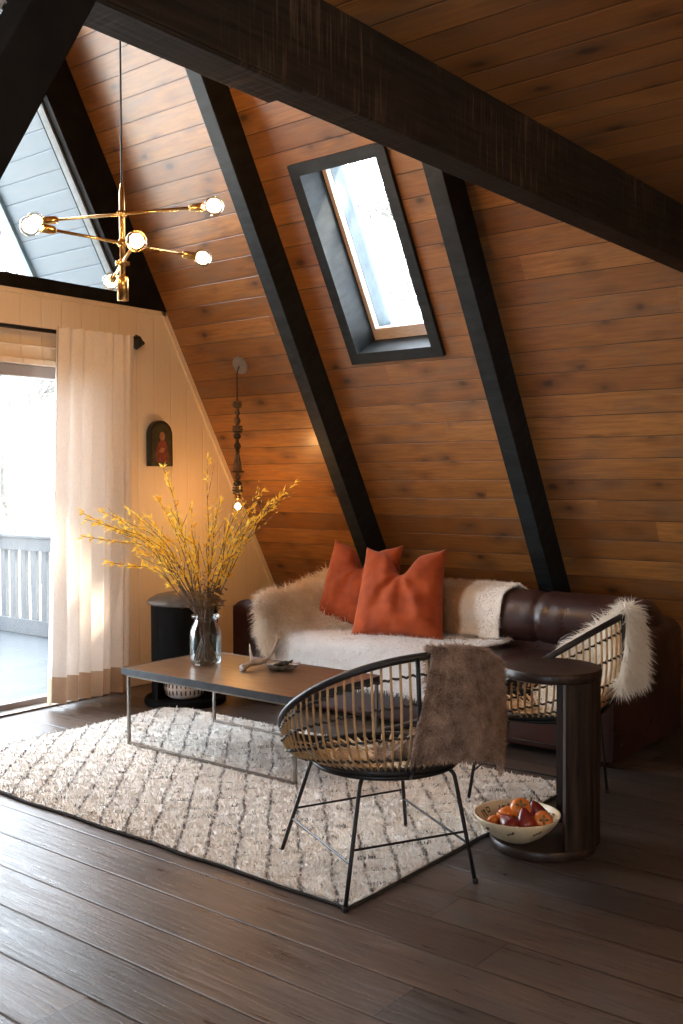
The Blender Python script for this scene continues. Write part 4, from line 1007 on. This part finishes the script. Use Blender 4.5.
# white wool throw over the seat, hanging over the front edge (rows run back to front; t from far arm to near)
rows = []
for x, z in ((5.28, .49), (5.10, .492), (4.90, .492), (4.76, .482), (4.712, .44), (4.705, .33), (4.70, .20)):
    rows.append([(x, y, z+(.006*math.sin(y*9))) for y in (4.33, 4.0, 3.6, 3.2, 2.93)])
throw('wool_seat_throw', rows, M['white_fur'], 17000, .030, .0032, 11, 'white woolly throw spread flat over the sofa seat and hanging over its front edge', side=1, comb=(-.3, 0, -.5), lift=.45, grav=.4, clump=.2)
# long cream sheepskin over the far arm and back corner
rows = [[(5.50, 4.52, .805), (5.46, 4.32, .812), (5.43, 4.10, .812), (5.42, 3.92, .806)],
        [(5.28, 4.53, .750), (5.25, 4.33, .765), (5.23, 4.12, .760), (5.215, 3.92, .70)],
        [(5.08, 4.50, .705), (5.06, 4.37, .700), (5.08, 4.20, .60), (5.09, 3.95, .53)],
        [(4.92, 4.47, .700), (4.91, 4.39, .69), (4.92, 4.28, .585), (4.92, 4.12, .515)],
        [(4.78, 4.45, .698), (4.78, 4.40, .68), (4.775, 4.335, .56), (4.77, 4.24, .51)],
        [(4.690, 4.42, .66), (4.688, 4.375, .60), (4.685, 4.34, .51), (4.685, 4.27, .46)],
        [(4.680, 4.40, .48), (4.678, 4.37, .44), (4.675, 4.35, .40), (4.675, 4.30, .36)]]
throw('sheepskin_fleece', rows, M['cream_fur'], 15000, .075, .0042, 12, 'long-haired cream sheepskin draped over the far arm and corner of the sofa', 'fleece', side=1, comb=(-.45, -.1, -.7), lift=.35, grav=.55, jit=.28, clump=.5)
# tan and white hide over the rolled back
rows = []
for x, z in ((5.60, .66), (5.57, .745), (5.46, .800), (5.38, .803), (5.27, .765), (5.213, .66), (5.215, .57), (5.19, .50)):
    rows.append([(x, y, z) for y in (3.62, 3.40, 3.18, 2.97)])
throw('cowhide_throw', rows, M['cowhide'], 9000, .022, .0030, 13, 'tan and white hide draped over the rolled sofa back beside the pillows', side=1, comb=(0, -.2, -.6), lift=.35, grav=.3, clump=.15, origin=(5.3, 3.24, 0), wob=.10)

# ================================================================== BASKET CHAIRS
def chair(name, c, az, feet, label, tilt, Rr, zc, ringR, ringz, ringoff, fz=0.0):
    F = Vector((math.cos(az), math.sin(az), 0)); Lt = Vector((-F.y, F.x, 0)); Z = Vector((0, 0, 1))
    c = Vector((c[0], c[1], 0)); root = empty(name, (c.x, c.y, fz)); tag(root, label, 'chair')
    def rim(th, s=1.0):     # th 0 = back
        return c+Z*zc+(-F*math.cos(tilt)+Z*math.sin(tilt))*Rr*s*math.cos(th)+Lt*Rr*s*math.sin(th)
    def ringp(th, s=1.0): return c+F*ringoff+Z*ringz+(-F*math.cos(th)+Lt*math.sin(th))*ringR*s
    def shell(th, t):       # t 0 rim, 1 ring: bulging outwards
        a, b = rim(th), ringp(th); m = a.lerp(b, t); out = (-F*math.cos(th)+Lt*math.sin(th))
        hgt = max(.0, (a.z-b.z)); bul = .025+.07*hgt
        return m+out*bul*math.sin(PI*t)*(.9)-Z*(.035+.06*hgt)*math.sin(PI*t)
    ks = []
    N = 96
    ks.append(MB().tube([rim(2*PI*i/N) for i in range(N)], .0135, 10, closed=True).build('rim', M['rattan_dark'], smooth=True))
    ks.append(MB().tube([ringp(2*PI*i/64) for i in range(64)], .010, 8, closed=True).build('seat_ring', M['black_metal'], smooth=True))
    # lower wrapped ring of the basket
    ks.append(MB().tube([ringp(2*PI*i/64, 1.02)+Z*.020 for i in range(64)], .012, 8, closed=True).build('basket_hoop', M['rattan_dark'], smooth=True))
    NR = 76
    for i in range(NR):
        th = 2*PI*(i+.5)/NR; P = [shell(th, t/9) for t in range(10)]
        P = [p+Z*.020*(j/9) for j, p in enumerate(P)]
        ks.append(MB().tube(P, .0048, 6).build('rattan_rib', M['rattan'], smooth=True))
    for th in (math.radians(8), math.radians(128), math.radians(-112)):
        ks.append(MB().tube([shell(th, t/9)+(-F*math.cos(th)+Lt*math.sin(th))*.008 for t in range(10)], .008, 8).build('steel_upright', M['black_metal'], smooth=True))
    # binding rows: zigzag twist
    for t in (.10, .27, .50, .74, .92):
        P = []; NN = 208
        for i in range(NN):
            th = 2*PI*i/NN; p = shell(th, t)+Z*.02*t; out = (-F*math.cos(th)+Lt*math.sin(th)); P.append(p+out*.0075*math.cos(th*NR)+Z*.004*math.sin(th*NR))
        ks.append(MB().tube(P, .0048, 5, closed=True).build('binding', M['rattan_dark'], smooth=True))
    # woven seat disc: radial canes
    mb = MB()
    for i in range(44):
        th = 2*PI*i/44; P = [ringp(th, 1-.93*q/5)+Z*(.020-.030*math.sin(PI*.5*q/5)) for q in range(6)]; mb.tube(P, .0055, 5)
    for s_ in (.75, .5, .25): mb.tube([ringp(2*PI*i/40, s_)+Z*(.02-.03*math.sin(PI*.5*(1-s_))) for i in range(40)], .005, 5, closed=True)
    ks.append(mb.build('woven_seat', M['rattan'], smooth=True))
    # legs: foot, straight rod, bent top running under the ring
    tops = []
    for (fx, fy) in feet:
        f = Vector((fx, fy, fz)); d = (c+F*ringoff-f); d.z = 0; dn = d.normalized(); tp = f+dn*(d.length-ringR*1.0)*.80; 
        ctr = c+F*ringoff; A_ = ctr-dn*(ringR+.012); A_.z = ringz+.0; k1 = f.lerp(A_, .86)
        P = [k1, f.lerp(A_, .94)+dn*.002, A_+dn*.012-Vector((0, 0, .010)), A_+dn*.040-Vector((0, 0, .004)), A_+dn*.085-Vector((0, 0, .003))]
        PP = [f, f.lerp(A_, .4)]+[spline(P, q/12) for q in range(13)]
        ks.append(MB().tube(PP, .0075, 8).build('leg', M['black_metal'], smooth=True)); 
        ks.append(MB().lathe([(.010, 0), (.0105, .012), (.008, .018)], f, 12).build('foot_cap', M['black_metal']))
        tops.append((f, k1))
    for i in range(4):
        j = (i+1) % 4; q = .40 if i % 2 == 0 else .52
        a = tops[i][0].lerp(tops[i][1], q); b = tops[j][0].lerp(tops[j][1], q)
        ks.append(MB().tube([a, b], .0045, 6).build('stretcher', M['black_metal']))
    adopt(root, *ks)
    return root, rim, ringp, shell, F, Lt
C1 = chair('rattan_chair', (3.035, 2.215), math.radians(63), [(2.624, 2.091), (2.891, 2.619), (3.408, 2.392), (3.10, 1.874)],
           'round rattan basket chair in the foreground seen from behind, with brown fur over its back', math.radians(33), .40, .625, .265, .405, 0.02, fz=.0)
C2 = chair('rattan_chair', (4.15, 2.14), math.radians(100), [(3.865, 2.375), (4.389, 2.512), (4.367, 1.941), (3.86, 1.84)],
           'round rattan basket chair between the side table and sofa, with ivory fleece over its back', math.radians(33), .42, .62, .265, .40, 0.03, fz=.0)
def chair_throw(ch_, name, th0, th1, mat, n, ln, wd, seed, label, outz, seat_r=.2, wlen=.33, side=1, lift=.4, grav=.5, hang=.42, cat='throw', comb=(0, 0, -1), clump=.3, fold=0.0, jit=.3, spread=.35, flare=.55):
    root, rim, ringp, shell, F, Lt = ch_
    rows = []
    ths = [th0+(th1-th0)*q/4 for q in range(5)]
    def outv(th): return (-F*math.cos(th)+Lt*math.sin(th))
    def inner(th, t, d): 
        p = shell(th, t); return p-outv(th)*d+Vector((0, 0, d*.35))
    mid = (th0+th1)/2
    wide = lambda f, sh=0: [mid+(th-mid)*f+sh for th in ths]
    rows.append([ringp(th, .35)+Vector((0, 0, .065)) for th in wide(1.5, spread)])
    rows.append([ringp(th, .75)+Vector((0, 0, .07)) for th in wide(1.35, spread)])
    rows.append([inner(th, .72, .030) for th in wide(1.25, spread*.8)])
    rows.append([inner(th, .38, .028) for th in ths])
    rows.append([inner(th, .10, .024) for th in ths])
    rows.append([rim(th)+Vector((0, 0, .030))+outv(th)*.0 for th in ths])
    rows.append([rim(th)+Vector((0, 0, .004))+outv(th)*.034 for th in ths])
    for dz in (.14, .27, hang):
        r = []
        for q, th in enumerate([th+(flare*dz if q_ > 2 else 0)*(q_-2)/2 for q_, th in enumerate(ths)]):
            b = rim(th)+outv(th)*.045; fl = .018*math.sin(q*2.1+dz*9)
            # hang vertically, but stay outside the bulging shell
            p = Vector((b.x, b.y, b.z-dz)); best = None
            for t in (.2, .35, .5, .65, .8):
                s_ = shell(th, t)
                if abs(s_.z-p.z) < .09:
                    dd = (s_-p).dot(outv(th))
                    if dd > -.030: p += outv(th)*(dd+.030)*(1-abs(s_.z-p.z)/.12)
            r.append(p+outv(th)*(fl+fold*dz))
        rows.append(r)
    return throw(name, rows, mat, n, ln, wd, seed, label, cat, side=side, comb=comb, lift=lift, grav=grav, clump=clump, nu=60, nv=26, wob=.05, jit=jit)
chair_throw(C1, 'fur_throw', math.radians(-78), math.radians(3), M['brown_fur'], 26000, .024, .0034, 31, 'mottled brown fur throw hanging over the back of the foreground rattan chair', 0, hang=.36, side=-1, lift=.5, grav=.4)
chair_throw(C2, 'ivory_fleece', math.radians(-98), math.radians(10), M['ivory_fur'], 20000, .07, .0042, 32, 'long-haired ivory fleece over the back of the rattan chair by the sofa', 0, hang=.26, side=-1, cat='fleece', clump=.45, lift=.35)

# ================================================================== SIDE TABLE, BOWL, FRUIT
sc = Vector((3.621, 1.841, 0)); bs = sc+Vector((-.624, .781, 0))*.034+Vector((-.0, -.0, 0))
stb = empty('c_shaped_side_table', sc); stb.name = 'side_table'; tag(stb, 'dark round side table with curved column and open base, beside the foreground chair', 'side table')
k = []
k.append(shade_auto(MB().lathe([(.001, 0), (.198, 0), (.206, .004), (.208, .012), (.208, .030), (.203, .038), (.001, .040)], bs, 64).build('base_disc', M['dark_wood_top'])))
k.append(shade_auto(MB().lathe([(.001, .668), (.182, .668), (.190, .672), (.192, .680), (.192, .700), (.187, .707), (.001, .709)], sc, 64).build('tabletop', M['dark_wood_top'])))
mb = MB(); arcwall(mb, sc, .150, .186, math.radians(223), math.radians(380), .030, .668, 36)
k.append(shade_auto(mb.build('curved_column', M['dark_wood'])))
adopt(stb, *k)
bw = bs+Vector((-.624, .781, 0))*.075+Vector((0, 0, .040)) + Vector((-.061, -.003, 0)); bw.z = .040
mb = MB(); BR = .168
pout = [(.001, 0), (.060, 0), (.068, .004), (.10, .022), (.135, .052), (.158, .080), (BR, .098), (BR-.001, .103)]
pin = [(BR-.007, .101), (.150, .080), (.125, .054), (.09, .028), (.06, .014), (.001, .010)]
mb.lathe(pout+pin, bw, 56); bowl = mb.build('fruit_bowl', M['ceramic'], smooth=True, origin=bw); tag(bowl, 'shallow cream bowl with dark brown painted motifs, standing on the side table base', 'bowl')
pm = MB(); R = random.Random(6)
def interp(prof, z):
    for (r0, z0), (r1, z1) in zip(prof, prof[1:]):
        if min(z0, z1) <= z <= max(z0, z1) and z0 != z1: return r0+(r1-r0)*(z-z0)/(z1-z0)
    return prof[-1][0]
def dab(a, z, da, dz, inside=True):
    prof = pin if inside else pout
    e = -.0012 if inside else .0012
    P = []
    for (aa, zz) in ((a-da, z-dz), (a+da, z-dz), (a+da, z+dz), (a-da, z+dz)):
        r = interp(prof, min(max(zz, .014), .0995))
        P.append((r, aa, zz))
    vs = [bw+Vector(((r+e*q)*math.cos(a_), (r+e*q)*math.sin(a_), z_+(.0004 if inside else 0)*q)) for q in (0, 1) for r, a_, z_ in P]
    pm.hexa(vs if inside else vs)
pds = []
for i in range(9):
    pm = MB()
    a = 2*PI*i/9
    dab(a, .086, .05, .002); dab(a-.05, .078, .008, .009); dab(a+.05, .078, .008, .009); dab(a, .072, .05, .002); dab(a+.18, .080, .045, .003); dab(a+.18, .070, .02, .008); dab(a+.30, .074, .014, .011)
    dab(a, .066, .05, .003, False); dab(a+.06, .072, .03, .005, False); dab(a-.08, .060, .03, .004, False)
    pds.append(pm.build('painted_motif', M['pattern_dark']))
adopt(bowl, *pds)
def persimmon(c, r, axis, label):
    q = Vector(axis).normalized().to_track_quat('Z', 'Y').to_matrix(); mb = MB()
    n = 32; prof = []
    for i in range(17):
        a = PI*i/16; rr = r*math.sin(a)**.85 if 0 < i < 16 else .001; zz = -r*.82*math.cos(a)-(.010*r/.03*math.exp(-((rr)/(r*.35))**2) if i > 8 else 0)
        prof.append((rr, zz))
    mb.lathe(prof, c, n, rotm=q); o = mb.build('persimmon', M['persimmon'], smooth=True, origin=c); tag(o, label, 'fruit', 'fruit in the bowl')
    cm_ = MB(); c = Vector(c)
    for w in range(4):
        a0 = w*PI/2; pts = []
        for rr, da, up in ((.003, 0, .0), (r*.34, -.45, .002), (r*.62, 0, .004), (r*.34, .45, .002)):
            zz = r*.82*math.sqrt(max(0, 1-(rr/r)**2))-.010*r/.03*math.exp(-(rr/(r*.35))**2)+up+.0015
            pts.append(c+q @ Vector((rr*math.cos(a0+da), rr*math.sin(a0+da), zz)))
        lift = q @ Vector((0, 0, -.002)); cm_.hexa([p+lift for p in pts]+pts)
    cm_.lathe([(.004, 0), (.0035, .010), (.001, .0105)], c+q @ Vector((0, 0, r*.82-.012)), 8, rotm=q)
    x = cm_.build('calyx', M['calyx']); adopt(o, x); return o
def pear(c, r, axis, label):
    q = Vector(axis).normalized().to_track_quat('Z', 'Y').to_matrix(); mb = MB(); prof = []
    for i in range(21):
        t = i/20; a = PI*t; rr = r*math.sin(a)**.8*(1 if t < .5 else (1-.55*((t-.5)*2)**.8)); zz = -r*math.cos(a)*(1 if t < .5 else 1.65)
        prof.append((max(rr, .001), zz))
    mb.lathe(prof, c, 30, rotm=q); o = mb.build('red_pear', M['pear_red'], smooth=True, origin=c); tag(o, label, 'fruit', 'fruit in the bowl')
    c = Vector(c); e = c+q @ Vector((0, 0, r*1.6)); s_ = MB(); s_.tube([e, e+q @ Vector((.002, .001, .012)), e+q @ Vector((.006, .001, .022))], .002, 6); x = s_.build('stalk', M['stem']); adopt(o, x); return o
def at(a, b, z): return bw+right*a+fwd*b+Vector((0, 0, z-.0))
persimmon(at(.012, -.005, .122), .041, (-.6, -.5, .75), 'orange persimmon on top of the heap, its calyx facing the viewer')
persimmon(at(-.042, .008, .092), .038, (.2, .6, .8), 'orange persimmon at the left of the heap, its calyx hidden')
persimmon(at(.090, -.050, .088), .037, (-.75, -.6, .35), 'orange persimmon at the right beside the column, its calyx facing the viewer')
persimmon(at(-.095, -.012, .072), .027, (.3, .8, .5), 'small orange persimmon at the far left of the bowl')
pear(at(-.040, -.070, .075), .036, (.3, .7, .35), 'red pear lying at the front left of the bowl')
pear(at(.022, -.075, .084), .037, (.05, .25, 1), 'red pear standing upright at the front middle of the bowl')
pear(at(.090, .030, .085), .035, (-.2, .4, .9), 'red pear at the back right of the bowl, beside the column')
pear(at(.035, .060, .075), .033, (.4, -.2, .6), 'red pear at the back middle of the bowl')
pear(at(-.04, .08, .068), .030, (-.6, -.3, .5), 'red pear hidden at the back left of the bowl')
